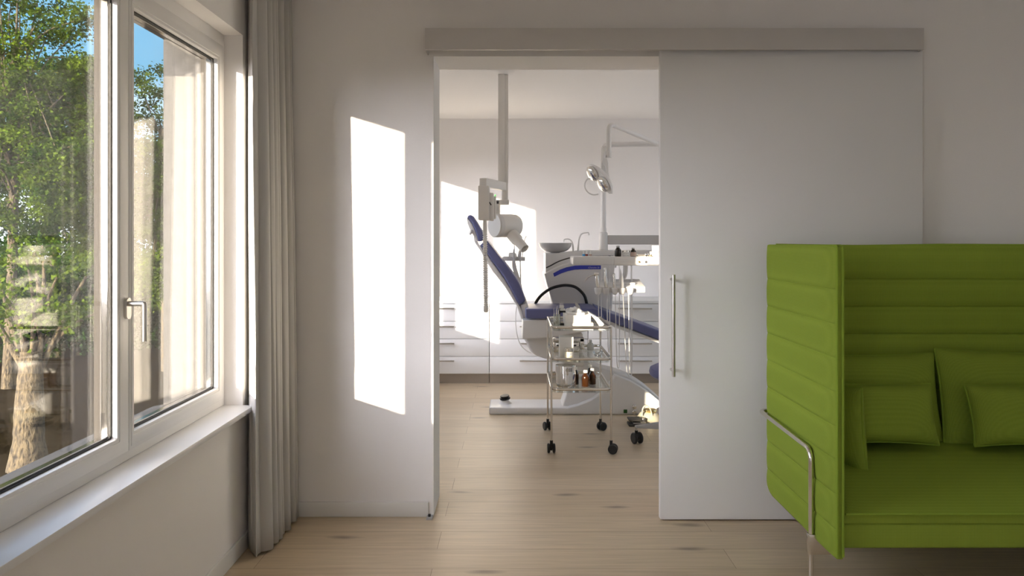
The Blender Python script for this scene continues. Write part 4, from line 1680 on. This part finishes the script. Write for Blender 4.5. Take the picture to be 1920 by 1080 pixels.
# block with white needles
bs_ = thing('needle_stand', 'black stand topped with white blocks and upright needles, left of the cartons', 'needle stand', (0.322, 5.16, ZT))
bm = NB()
box(bm, 0.300, 0.350, 5.13, 5.20, ZT, ZT + 0.012, 0.003)
box(bm, 0.303, 0.316, 5.15, 5.18, ZT + 0.012, ZT + 0.115, 0.003)
box(bm, 0.300, 0.352, 5.14, 5.19, ZT + 0.088, ZT + 0.098, 0.002)
obj('stand', bm, BLACKP, bs_)
bm = NB()
box(bm, 0.312, 0.350, 5.145, 5.185, ZT + 0.098, ZT + 0.112, 0.002)
box(bm, 0.310, 0.340, 5.150, 5.180, ZT + 0.116, ZT + 0.134, 0.002)
box(bm, 0.318, 0.334, 5.155, 5.175, ZT + 0.110, ZT + 0.118)
obj('block', bm, PAPER, bs_)
for k in range(4):
    bm = NB()
    x = 0.313 + 0.0075 * k
    cyl(bm, (x, 5.165, ZT + 0.132), (x, 5.165, ZT + 0.160), 0.0018, 0.0012, 8)
    obj('needle', bm, DENT, bs_)

# --- middle shelf
ZM = SHZ[1]
bm = NB(); box(bm, 0.298, 0.391, 4.955, 5.045, ZM, ZM + 0.150, 0.003)
simple('dispenser_box', bm, PAPER, 'tall white box standing on the middle trolley shelf behind the cream jar', 'box', (0.345, 5.0, ZM))
jr = thing('cream_jar', 'jar of cream powder with metal lid and small label on the middle trolley shelf', 'jar', (0.356, 4.918, ZM))
jc = (0.3555, 4.918, ZM)
bm = NB(); lathe(bm, [(0, 0), (0.026, 0), (0.0285, 0.003), (0.0285, 0.058), (0.027, 0.062), (0, 0.062)], jc, 28)
obj('body', bm, CREAM, jr)
bm = NB(); lathe(bm, [(0, 0.060), (0.0295, 0.060), (0.0295, 0.080), (0.027, 0.083), (0, 0.083)], jc, 28)
obj('lid', bm, CHROMEW, jr)
bm = NB()
for (za, zb, ms) in ((0.034, 0.056, 0),):
    va, vb = [], []
    for k in range(7):
        a = -PI / 2 + (-0.05 + 1.0 * k / 6)
        va.append(bm.verts.new((jc[0] + 0.0290 * math.cos(a), jc[1] + 0.0290 * math.sin(a), ZM + za)))
        vb.append(bm.verts.new((jc[0] + 0.0290 * math.cos(a), jc[1] + 0.0290 * math.sin(a), ZM + zb)))
    for k in range(6):
        bm.faces.new((va[k], va[k + 1], vb[k + 1], vb[k]))
lb = obj('label', bm, PAPER, jr)
bm = NB()
for k in range(3):
    x = jc[0] + 0.008 + 0.0035 * k
    yy = jc[1] - math.sqrt(0.0292 ** 2 - (x - jc[0]) ** 2)
    box(bm, x - 0.001, x + 0.001, yy - 0.0005, yy + 0.0005, ZM + 0.044, ZM + (0.049 if k != 1 else 0.046))
obj('print', bm, DARKP, lb, 0)
sb = thing('instrument_cassette', 'shiny steel instrument box at the back of the middle trolley shelf', 'steel box', (0.385, 5.32, ZM))
bm = NB(); box(bm, 0.275, 0.455, 5.27, 5.38, ZM, ZM + 0.070, 0.005)
obj('body', bm, CHROME, sb)
bm = NB(); box(bm, 0.270, 0.492, 5.265, 5.39, ZM + 0.072, ZM + 0.099, 0.005); box(bm, 0.460, 0.492, 5.265, 5.385, ZM + 0.02, ZM + 0.098, 0.004)
obj('lid', bm, CHROME, sb)
bm = NB(); tube(bm, fillet([(0.30, 5.264, ZM + 0.05), (0.30, 5.245, ZM + 0.05), (0.43, 5.245, ZM + 0.05), (0.43, 5.264, ZM + 0.05)], 0.008, 4), 0.005, 10)
obj('handle', bm, DARKP, sb)
bt = P(1107, 652, 5.37)
sbt = thing('plastic_bottle', 'small clouded plastic bottle at the back right of the middle trolley shelf', 'bottle', (bt.x, 5.37, ZM))
bm = NB(); lathe(bm, [(0, 0), (0.022, 0), (0.024, 0.004), (0.0235, 0.035), (0.018, 0.05), (0.010, 0.056), (0.010, 0.06), (0, 0.06)], (bt.x, 5.37, ZM), 24)
obj('body', bm, FOGGY, sbt)
bm = NB(); lathe(bm, [(0, 0.059), (0.012, 0.059), (0.011, 0.074), (0, 0.076)], (bt.x, 5.37, ZM), 20)
obj('cap', bm, FOGGY, sbt)
cd = P(1121, 668, 5.08)
bm = NB()
prof = [(0, 0.0), (0.018, 0.0), (0.02, 0.004), (0.034, 0.030), (0.036, 0.036), (0.033, 0.036), (0.019, 0.008), (0, 0.006)]
lathe(bm, prof, (cd.x, 5.08, ZM), 14)
simple('glass_dish', bm, GLASSM, 'sparkling cut glass dish at the right of the middle trolley shelf', 'dish', (cd.x, 5.08, ZM), smooth=15)
rnd = random.Random(3)
for k in range(4):
    bm = NB()
    c = Vector((cd.x + 0.022 * (rnd.random() - 0.5), 5.08 + 0.02 * (rnd.random() - 0.5), ZM + 0.014 + 0.004 * k))
    d = Vector((rnd.random() - 0.5, rnd.random() - 0.5, 0.25)).normalized()
    tube(bm, [c - d * 0.016, c + d * 0.008, c + d * 0.018], [0.0022, 0.0022, 0.001], 8)
    simple('bur', bm, CHROME, 'tiny steel bur lying in the cut glass dish', 'bur', c, 'burs in the glass dish')

# --- bottom shelf
ZL = SHZ[2]
dc = (P(1061, 0, 5.0).x, 5.0, ZL)
dr = thing('steel_drum', 'round polished steel drum with a stepped lid on the bottom trolley shelf', 'drum', dc)
bm = NB(); lathe(bm, [(0, 0), (0.062, 0), (0.066, 0.004), (0.066, 0.100), (0.064, 0.105), (0, 0.105)], dc, 48)
obj('body', bm, CHROME, dr)
bm = NB(); lathe(bm, [(0, 0.104), (0.0685, 0.104), (0.0685, 0.108), (0.0675, 0.110), (0.0675, 0.150), (0.066, 0.154), (0, 0.156)], (dc[0] - 0.003, dc[1], dc[2]), 48)
ld = obj('lid', bm, CHROME, dr)
bm = NB()
lathe(bm, [(0.0, 0), (0.013, 0), (0.013, 0.006), (0.009, 0.009), (0, 0.009)], (dc[0] + 0.006, dc[1] - 0.0665, dc[2] + 0.13), 20, (0.05, -1, 0))
box(bm, dc[0] + 0.001, dc[0] + 0.012, dc[1] - 0.074, dc[1] - 0.066, dc[2] + 0.095, dc[2] + 0.122, 0.002)
obj('clasp', bm, STEEL, dr)
bm = NB()
for k in range(3):
    a = -PI / 2 + 0.35 + 0.13 * k
    M = Matrix.Translation((dc[0] - 0.003 + 0.0675 * math.cos(a), dc[1] + 0.0675 * math.sin(a), dc[2] + 0.130)) @ Matrix.Rotation(a, 4, 'Z')
    obox(bm, M, 0.002, 0.0035, 0.024)
obj('vent_slot', bm, BLACKP, dr, 0)

def bottle(name, x, y, z, r, h, m_, capm, label, group=None, lab=None):
    t = thing(name, label, 'bottle', (x, y, z), group)
    bm = NB()
    lathe(bm, [(0, 0), (r * 0.93, 0), (r, 0.003), (r, h * 0.56), (r * 0.93, h * 0.63), (r * 0.5, h * 0.80), (r * 0.44, h * 0.84), (r * 0.44, h * 0.87), (0, h * 0.87)], (x, y, z), 28)
    obj('body', bm, m_, t)
    bm = NB()
    lathe(bm, [(0, h * 0.845), (r * 0.54, h * 0.845), (r * 0.54, h * 0.985), (r * 0.48, h), (0, h)], (x, y, z), 20)
    obj('cap', bm, capm, t)
    if lab:
        bm = NB()
        va, vb = [], []
        for k in range(17):
            a = -PI / 2 - 1.3 + 2.6 * k / 16
            va.append(bm.verts.new((x + (r + 0.0006) * math.cos(a), y + (r + 0.0006) * math.sin(a), z + h * lab[0])))
            vb.append(bm.verts.new((x + (r + 0.0006) * math.cos(a), y + (r + 0.0006) * math.sin(a), z + h * lab[1])))
        for k in range(16):
            bm.faces.new((va[k], va[k + 1], vb[k + 1], vb[k]))
        obj('label', bm, lab[2], t)
    return t

CAPW = mat('bottle_cap_white', (0.84, 0.83, 0.80), 0.5)
bottle('medicine_bottle', P(1098, 0, 5.06).x, 5.06, ZL, 0.0275, 0.108, AMBER, CAPW, 'brown bottle with white cap, the front one of the bottles on the lowest shelf')
bottle('medicine_bottle', P(1110.5, 0, 5.13).x, 5.13, ZL, 0.0245, 0.108, AMBER, CAPW, 'brown bottle with white cap just behind and right of the front bottle', )
bottle('medicine_bottle', P(1106.3, 0, 5.19).x, 5.19, ZL, 0.0245, 0.122, AMBER, CAPW, 'tallest brown bottle with white cap, rearmost in its cluster on the lowest shelf')
bottle('medicine_bottle', P(1078.5, 0, 5.12).x, 5.12, ZL, 0.0245, 0.120, AMBER, CAPW, 'brown bottle half hidden behind the polished steel drum')

# --- things on the delivery tray
ZD = zt
for px, m_, lab, cm, h in ((1094.5, CYANP, 'small white tube with a blue band, first of the tubes on the instrument tray', DENT, 0.048), (1100.0, REDP, 'small white tube with a dark red band on the instrument tray', PAPER, 0.052), (1107.3, PINKP, 'small white tube with a tan band on the instrument tray', PAPER, 0.050)):
    x = P(px, 0, 5.87).x
    t = thing('composite_tube', lab, 'tube', (x, 5.87, ZD), 'small tubes on the instrument tray')
    bm = NB(); lathe(bm, [(0, 0), (0.0105, 0), (0.0105, 0.006), (0.010, 0.006), (0.010, 0.022), (0.0075, 0.028), (0.004, h), (0, h)], (x, 5.87, ZD), 18)
    obj('body', bm, cm, t)
    bm = NB(); lathe(bm, [(0.0108, 0.004), (0.0112, 0.006), (0.0112, 0.017), (0.0108, 0.018)], (x + (0.0 if m_ is not REDP else 0.0), 5.87, ZD), 18)
    obj('band', bm, m_, t)
bottle('dark_bottle', P(1158.7, 0, 5.85).x, 5.85, ZD, 0.0255, 0.083, DARKGL, GREYP, 'plain dark bottle with grey cap on the instrument tray')
j2 = (P(1173.5, 0, 5.85).x, 5.85, ZD)
t = thing('labelled_jar', 'short wide jar with a pale printed label between the two dark bottles', 'jar', j2)
bm = NB(); lathe(bm, [(0, 0), (0.027, 0), (0.028, 0.002), (0.028, 0.032), (0, 0.032)], j2, 28); obj('body', bm, PAPER, t)
bm = NB(); lathe(bm, [(0, 0.032), (0.0285, 0.032), (0.0285, 0.045), (0.026, 0.047), (0, 0.047)], j2, 28); obj('lid', bm, CHROMEW, t)
bm = NB()
rnd = random.Random(8)
for k in range(8):
    a = -PI / 2 - 0.8 + 0.22 * k
    M = Matrix.Translation((j2[0] + 0.0282 * math.cos(a), j2[1] + 0.0282 * math.sin(a), ZD + 0.008 + 0.018 * (k % 2))) @ Matrix.Rotation(a, 4, 'Z')
    obox(bm, M, 0.0006, 0.003 + 0.003 * rnd.random(), 0.003)
obj('print', bm, DARKP, t, 0)
bottle('dark_bottle', P(1187.3, 0, 5.85).x, 5.85, ZD, 0.0225, 0.068, DARKGL, GREYP, 'dark bottle with a pale label and grey cap on the instrument tray', lab=(0.04, 0.5, PINKP))
bm = NB()
a, b = P(1194, 0, 5.87).x, P(1207, 0, 5.87).x
box(bm, a, b, 5.84, 5.91, ZD, ZD + 0.020, 0.004)
simple('metal_tin', bm, STEEL, 'low flat metal tin beside the labelled dark bottle on the instrument tray', 'tin', (a, 5.87, ZD))
c = (P(1212, 0, 5.82).x, 5.82, ZD)
bm = NB(); lathe(bm, [(0, 0), (0.012, 0), (0.0165, 0.010), (0.0165, 0.020), (0.012, 0.028), (0, 0.031)], c, 24)
simple('chrome_cup', bm, CHROME, 'small round chrome cup glinting in the sun on the instrument tray', 'cup', c)
c = (P(1219, 0, 5.83).x, 5.83, ZD)
bm = NB(); lathe(bm, [(0.006, 0), (0.011, 0), (0.011, 0.010), (0.006, 0.010), (0.006, 0)], c, 20)
simple('gold_ring', bm, GOLD, 'small gold ring lying between chrome cup and grey card box', 'ring', c)
a, b = P(1222, 0, 5.87).x, P(1245, 0, 5.87).x
bm = NB(); box(bm, a, b, 5.87, 5.97, ZD, ZD + 0.038, 0.003)
simple('card_box', bm, GREYBOX, 'grey card box on the instrument tray by the sliding door', 'box', (a, 5.92, ZD))
a, b = P(1226, 0, 5.87).x, P(1245, 0, 5.87).x
bm = NB(); box(bm, a, b, 5.88, 5.96, ZD + 0.038, ZD + 0.084, 0.003)
simple('paper_box', bm, PAPER, 'small white box on top of the grey card box, bright in the sun', 'box', (a, 5.92, ZD + 0.038))

# ------------------------------------------------------------------ operator stool
sc = Vector((1.18, 5.15, 0))
stl = thing('operator_stool', 'blue round stool on grey star base with black castors, half hidden by the sliding door', 'stool', sc)
bm = NB()
lathe(bm, [(0, 0.434), (0.16, 0.434), (0.222, 0.442), (0.245, 0.462), (0.250, 0.484), (0.243, 0.508), (0.21, 0.524), (0, 0.530)], sc, 44)
obj('seat', bm, BLUE, stl)
bm = NB()
cyl(bm, (sc.x, sc.y, 0.09), (sc.x, sc.y, 0.44), 0.026)
cyl(bm, (sc.x, sc.y, 0.085), (sc.x, sc.y, 0.22), 0.036)
obj('column', bm, CHROMEW, stl)
a0 = math.atan2(-0.033, -0.354)
rl_ = math.hypot(0.033, 0.354)
for k in range(4):
    a = a0 + k * PI / 2
    d = Vector((math.cos(a), math.sin(a), 0))
    s = Vector((-d.y, d.x, 0))
    bm = NB()
    A = []
    for (r_, w_, zl, zh) in ((0.02, 0.034, 0.085, 0.150), (0.2, 0.028, 0.098, 0.136), (rl_, 0.020, 0.108, 0.120)):
        A.append([bm.verts.new(sc + d * r_ + s * w_ * sy + Vector((0, 0, z))) for sy, z in ((-1, zl), (1, zl), (1, zh), (-1, zh))])
    for p, q in zip(A, A[1:]):
        for m_ in range(4):
            bm.faces.new((p[m_], p[(m_ + 1) % 4], q[(m_ + 1) % 4], q[m_]))
    bm.faces.new(A[0]); bm.faces.new(A[-1][::-1])
    bmesh.ops.bevel(bm, geom=list(bm.edges), offset=0.004, segments=2, affect='EDGES', clamp_overlap=True)
    obj('foot_arm', bm, GREYP, stl)
    bm = NB()
    p = sc + d * (rl_ - 0.008)
    s2 = Vector((0.94, 0.34, 0)).normalized()
    c = p + Vector((0, 0, 0.039)) + Vector((0.002, -0.012, 0))
    for q in (-1, 1):
        lathe(bm, [(0.0, -0.010), (0.030, -0.010), (0.039, -0.004), (0.039, 0.006), (0.032, 0.011), (0, 0.011)], c + s2 * 0.021 * q, 24, s2 * q)
    lathe(bm, [(0, -0.010), (0.022, -0.010), (0.022, 0.010), (0, 0.010)], c + Vector((0, 0, 0.006)), 20, s2)
    cyl(bm, (p.x, p.y, 0.05), (p.x, p.y, 0.088), 0.011)
    obj('castor', bm, BLACKP, stl)
    bm = NB()
    cyl(bm, (p.x, p.y, 0.086), (p.x, p.y, 0.116), 0.008)
    obj('castor_stem', bm, CHROME, stl)

# ------------------------------------------------------------------ foot pedal
fp_ = Vector((P(1216, 0, 5.72).x, 5.72, 0))
ft = thing('foot_pedal', 'cream dental foot control with an arched carrying handle on the floor by the chair base', 'foot control', fp_)
bm = NB()
lathe(bm, [(0, 0), (0.098, 0), (0.100, 0.008), (0.088, 0.035), (0.066, 0.066), (0.050, 0.078), (0, 0.082)], fp_, 36)
obj('body', bm, PEDALM, ft)
bm = NB()
lathe(bm, [(0, 0.078), (0.046, 0.078), (0.052, 0.086), (0.046, 0.096), (0.030, 0.102), (0, 0.104)], fp_ + Vector((0.014, 0, 0)), 30)
obj('cap', bm, GOLD, ft)
bm = NB()
hp_ = smooth_path([P(x, y, 5.66) for x, y in ((1204, 779), (1204.5, 768), (1208, 761.5), (1213, 760.5), (1218, 765), (1221.5, 774), (1224, 786))], 5)
A = []
for p in hp_:
    A.append([bm.verts.new(p + Vector((0, dy, 0))) for dy in (-0.010, 0.010)])
for p, q in zip(A, A[1:]):
    bm.faces.new((p[0], p[1], q[1], q[0]))
ho_ = obj('handle', bm, PEDALM, ft)
sm = ho_.modifiers.new('thickness', 'SOLIDIFY'); sm.thickness = 0.008; sm.offset = 0
bm = NB()
lathe(bm, [(0, 0), (0.052, 0), (0.054, 0.01), (0.054, 0.065), (0.046, 0.078), (0, 0.08)], fp_ + Vector((0.135, 0.0, 0)), 30)
obj('side_button', bm, PEDALM, ft)
for i, (za, zb, xa_, xb_) in enumerate(((0.0, 0.020, 1178, 1212), (0.040, 0.052, 1178, 1203))):
    bm = NB()
    a, b = P(xa_, 0, 5.6).x, P(xb_, 0, 5.6).x
    box(bm, a, b, 5.56, 5.67, za, zb, 0.006)
    pl = obj('pedal', bm, DARKP, ft)
    pl['label'] = 'flat dark pedal plate'
bm = NB()
a, b = P(1186, 0, 5.6).x, P(1210, 0, 5.6).x
box(bm, a, b, 5.565, 5.66, 0.020, 0.030, 0.003)
box(bm, b - 0.02, b, 5.60, 5.70, 0.020, 0.052, 0.003)
obj('pedal_link', bm, STEEL, ft)
# ------------------------------------------------------------------ the garden outside the window
GZ = -1.0
bm = NB()
box(bm, -70, XO, -30, 90, GZ - 0.1, GZ)
struct('ground', bm, SOIL, 'dark shaded garden soil outside the window', 'ground')

def leaf_mesh(name, centers, normals_seed, size, mtl, parent):
    rng = np.random.default_rng(normals_seed)
    n = len(centers)
    C = np.asarray(centers)
    a = rng.normal(size=(n, 3))
    a[:, 2] *= 0.7
    a /= np.linalg.norm(a, axis=1, keepdims=True)
    b = rng.normal(size=(n, 3))
    b -= a * np.sum(a * b, axis=1, keepdims=True)
    b /= np.linalg.norm(b, axis=1, keepdims=True)
    c = np.cross(a, b)
    s = size * rng.uniform(0.65, 1.25, size=(n, 1))
    # lobed leaf folded along its midrib: 10 outline points
    out = [(0, 0), (0.22, 0.16), (0.20, 0.36), (0.50, 0.48), (0.26, 0.66), (0, 1.0), (-0.26, 0.66), (-0.50, 0.48), (-0.20, 0.36), (-0.22, 0.16)]
    V = np.empty((n, 10, 3))
    for k, (u, v) in enumerate(out):
        V[:, k, :] = C + s * (b * u * 0.95 + a * (v - 0.5) + c * (abs(u) * 0.32))
    V = V.reshape(-1, 3)
    base = (np.arange(n) * 10)[:, None]
    f1 = base + np.array([[0, 1, 2, 3, 4, 5]])
    f2 = base + np.array([[0, 5, 6, 7, 8, 9]])
    loops = np.concatenate([f1, f2], axis=1).reshape(-1)
    me = bpy.data.meshes.new(name)
    me.vertices.add(len(V))
    me.vertices.foreach_set('co', (V - np.array(rootloc(parent))).reshape(-1))
    me.loops.add(len(loops))
    me.loops.foreach_set('vertex_index', loops.astype(np.int32))
    nf = 2 * n
    me.polygons.add(nf)
    me.polygons.foreach_set('loop_start', (np.arange(nf) * 6).astype(np.int32))
    me.update(calc_edges=True)
    me.validate()
    me.materials.append(mtl)
    o = bpy.data.objects.new(name, me)
    COL.objects.link(o)
    o.parent = parent
    return o

def tree(name, label, cat, base, trunk_r, top, crowns, nclump, per, clump_r, leaf, mtl, seed, forks=3, lump=0.0, group=None, branch_share=0.35, fill=0.5):
    """trunk from base to top, limbs into the crown ellipsoids, leaves in clumps"""
    rng = random.Random(seed)
    r = thing(name, label, cat, base, group)
    base, top = Vector(base), Vector(top)
    bm = NB()
    pts, rs = [], []
    n = 22
    for k in range(n + 1):
        t = k / n
        w = 0.012 * math.sin(3.1 * t + seed) * (top - base).length * 0.5
        p = base.lerp(top, t) + Vector((w * 0.5, w * 0.3, 0))
        pts.append(p)
        rs.append(trunk_r * (1.25 - 0.25 * min(1, t * 4)) * (1 - 0.35 * t) * (1 + lump * math.sin(9 * t + seed) * 0.5 + lump * (rng.random() - 0.5)))
    tube(bm, pts, rs, 16)
    centers = []
    clumps = []
    for k in range(nclump):
        c, rad, wgt = crowns[k % len(crowns)]
        while True:
            v = Vector((rng.uniform(-1, 1), rng.uniform(-1, 1), rng.uniform(-1, 1)))
            if fill < v.length < 1:
                break
        q = Vector(c) + Vector((v.x * rad[0], v.y * rad[1], v.z * rad[2]))
        clumps.append(q)
    for k, q in enumerate(clumps):
        if rng.random() < branch_share:
            t = rng.uniform(0.55, 1.0)
            s = pts[int(t * n)]
            m = s.lerp(q, 0.5) + Vector((rng.uniform(-.1, .1), rng.uniform(-.1, .1), 0.12 * (q - s).length))
            pa = smooth_path([s, m, q], 5)
            r0 = rs[int(t * n)] * rng.uniform(0.18, 0.42)
            tube(bm, pa, [r0 * (1 - 0.85 * i / (len(pa) - 1)) + 0.003 for i in range(len(pa))], 7)
    obj('trunk', bm, BARK, r, 60)
    nr = np.random.default_rng(seed + 5)
    for q in clumps:
        g = nr.normal(size=(per, 3)) * np.array([clump_r, clump_r, clump_r * 0.6]) * 0.6
        centers.append(g + np.array(q))
    C = np.concatenate(centers)
    leaf_mesh('foliage', C, seed + 9, leaf, mtl, r)
    return r

tree('near_tree', 'thick gnarled tree trunk close outside the left window pane', 'tree', (-5.08, 7.8, GZ), 0.165, (-5.08, 7.85, 0.22),
     [((-5.0, 7.95, 0.85), (0.75, 0.6, 0.55), 1)], 40, 60, 0.16, 0.05, LEAF1, 3, lump=0.05, branch_share=0.3, fill=0.45)
tree('leafy_tree', 'tall green tree whose crown reaches the left edge of the picture', 'tree', (-8.15, 12.0, GZ), 0.085, (-8.0, 12.0, 4.6),
     [((-8.1, 12.1, 4.3), (1.15, 1.0, 1.9), 1), ((-7.85, 12.0, 2.7), (1.1, 0.9, 1.3), 1)], 210, 190, 0.21, 0.056, LEAF1, 7, fill=0.3)
tree('leafy_tree', 'green tree standing against the sky beside the middle window stile', 'tree', (-7.35, 13.4, GZ), 0.08, (-7.45, 13.4, 4.2),
     [((-7.75, 13.4, 3.35), (0.75, 0.8, 1.6), 1), ((-7.4, 13.4, 2.0), (0.85, 0.8, 1.2), 1)], 175, 190, 0.20, 0.056, LEAF3, 12, fill=0.3)
tree('leafy_tree', 'lower rounded green tree seen through the right window pane under blue sky', 'tree', (-6.35, 13.6, GZ), 0.08, (-6.4, 13.6, 3.4),
     [((-6.55, 13.7, 2.95), (0.85, 0.8, 1.7), 1), ((-6.4, 13.7, 1.3), (0.8, 0.8, 1.2), 1)], 165, 180, 0.20, 0.056, LEAF1, 21, fill=0.3)
tree('leafy_tree', 'darker green tree farther back between the garden tree trunks', 'tree', (-10.9, 17.6, GZ), 0.11, (-10.8, 17.6, 4.5),
     [((-10.8, 17.6, 2.9), (1.8, 1.2, 2.8), 1)], 150, 110, 0.34, 0.10, LEAF2, 31, fill=0.2)
hl_ = ['dark green shrub under the tall tree at the left edge', 'dark green shrub low behind the gnarled trunk', 'dark green shrub seen low through the glass beside the middle stile', 'dark green shrub at the foot of the rounded tree in the right pane']
for i, (x, y, w, h) in enumerate(((-9.9, 14.6, 1.0, 2.1), (-9.0, 15.4, 1.0, 2.3), (-8.3, 16.2, 1.0, 2.3), (-7.6, 17.0, 1.1, 2.5))):
    tree('shrub', hl_[i], 'shrub', (x, y, GZ), 0.04, (x, y, GZ + h * 0.6), [((x, y, GZ + h * 0.5), (w, 0.6, h * 0.5), 1)], 85, 90, 0.24, 0.085, LEAF2, 50 + i, group='shrubs below the trees', fill=0.2)
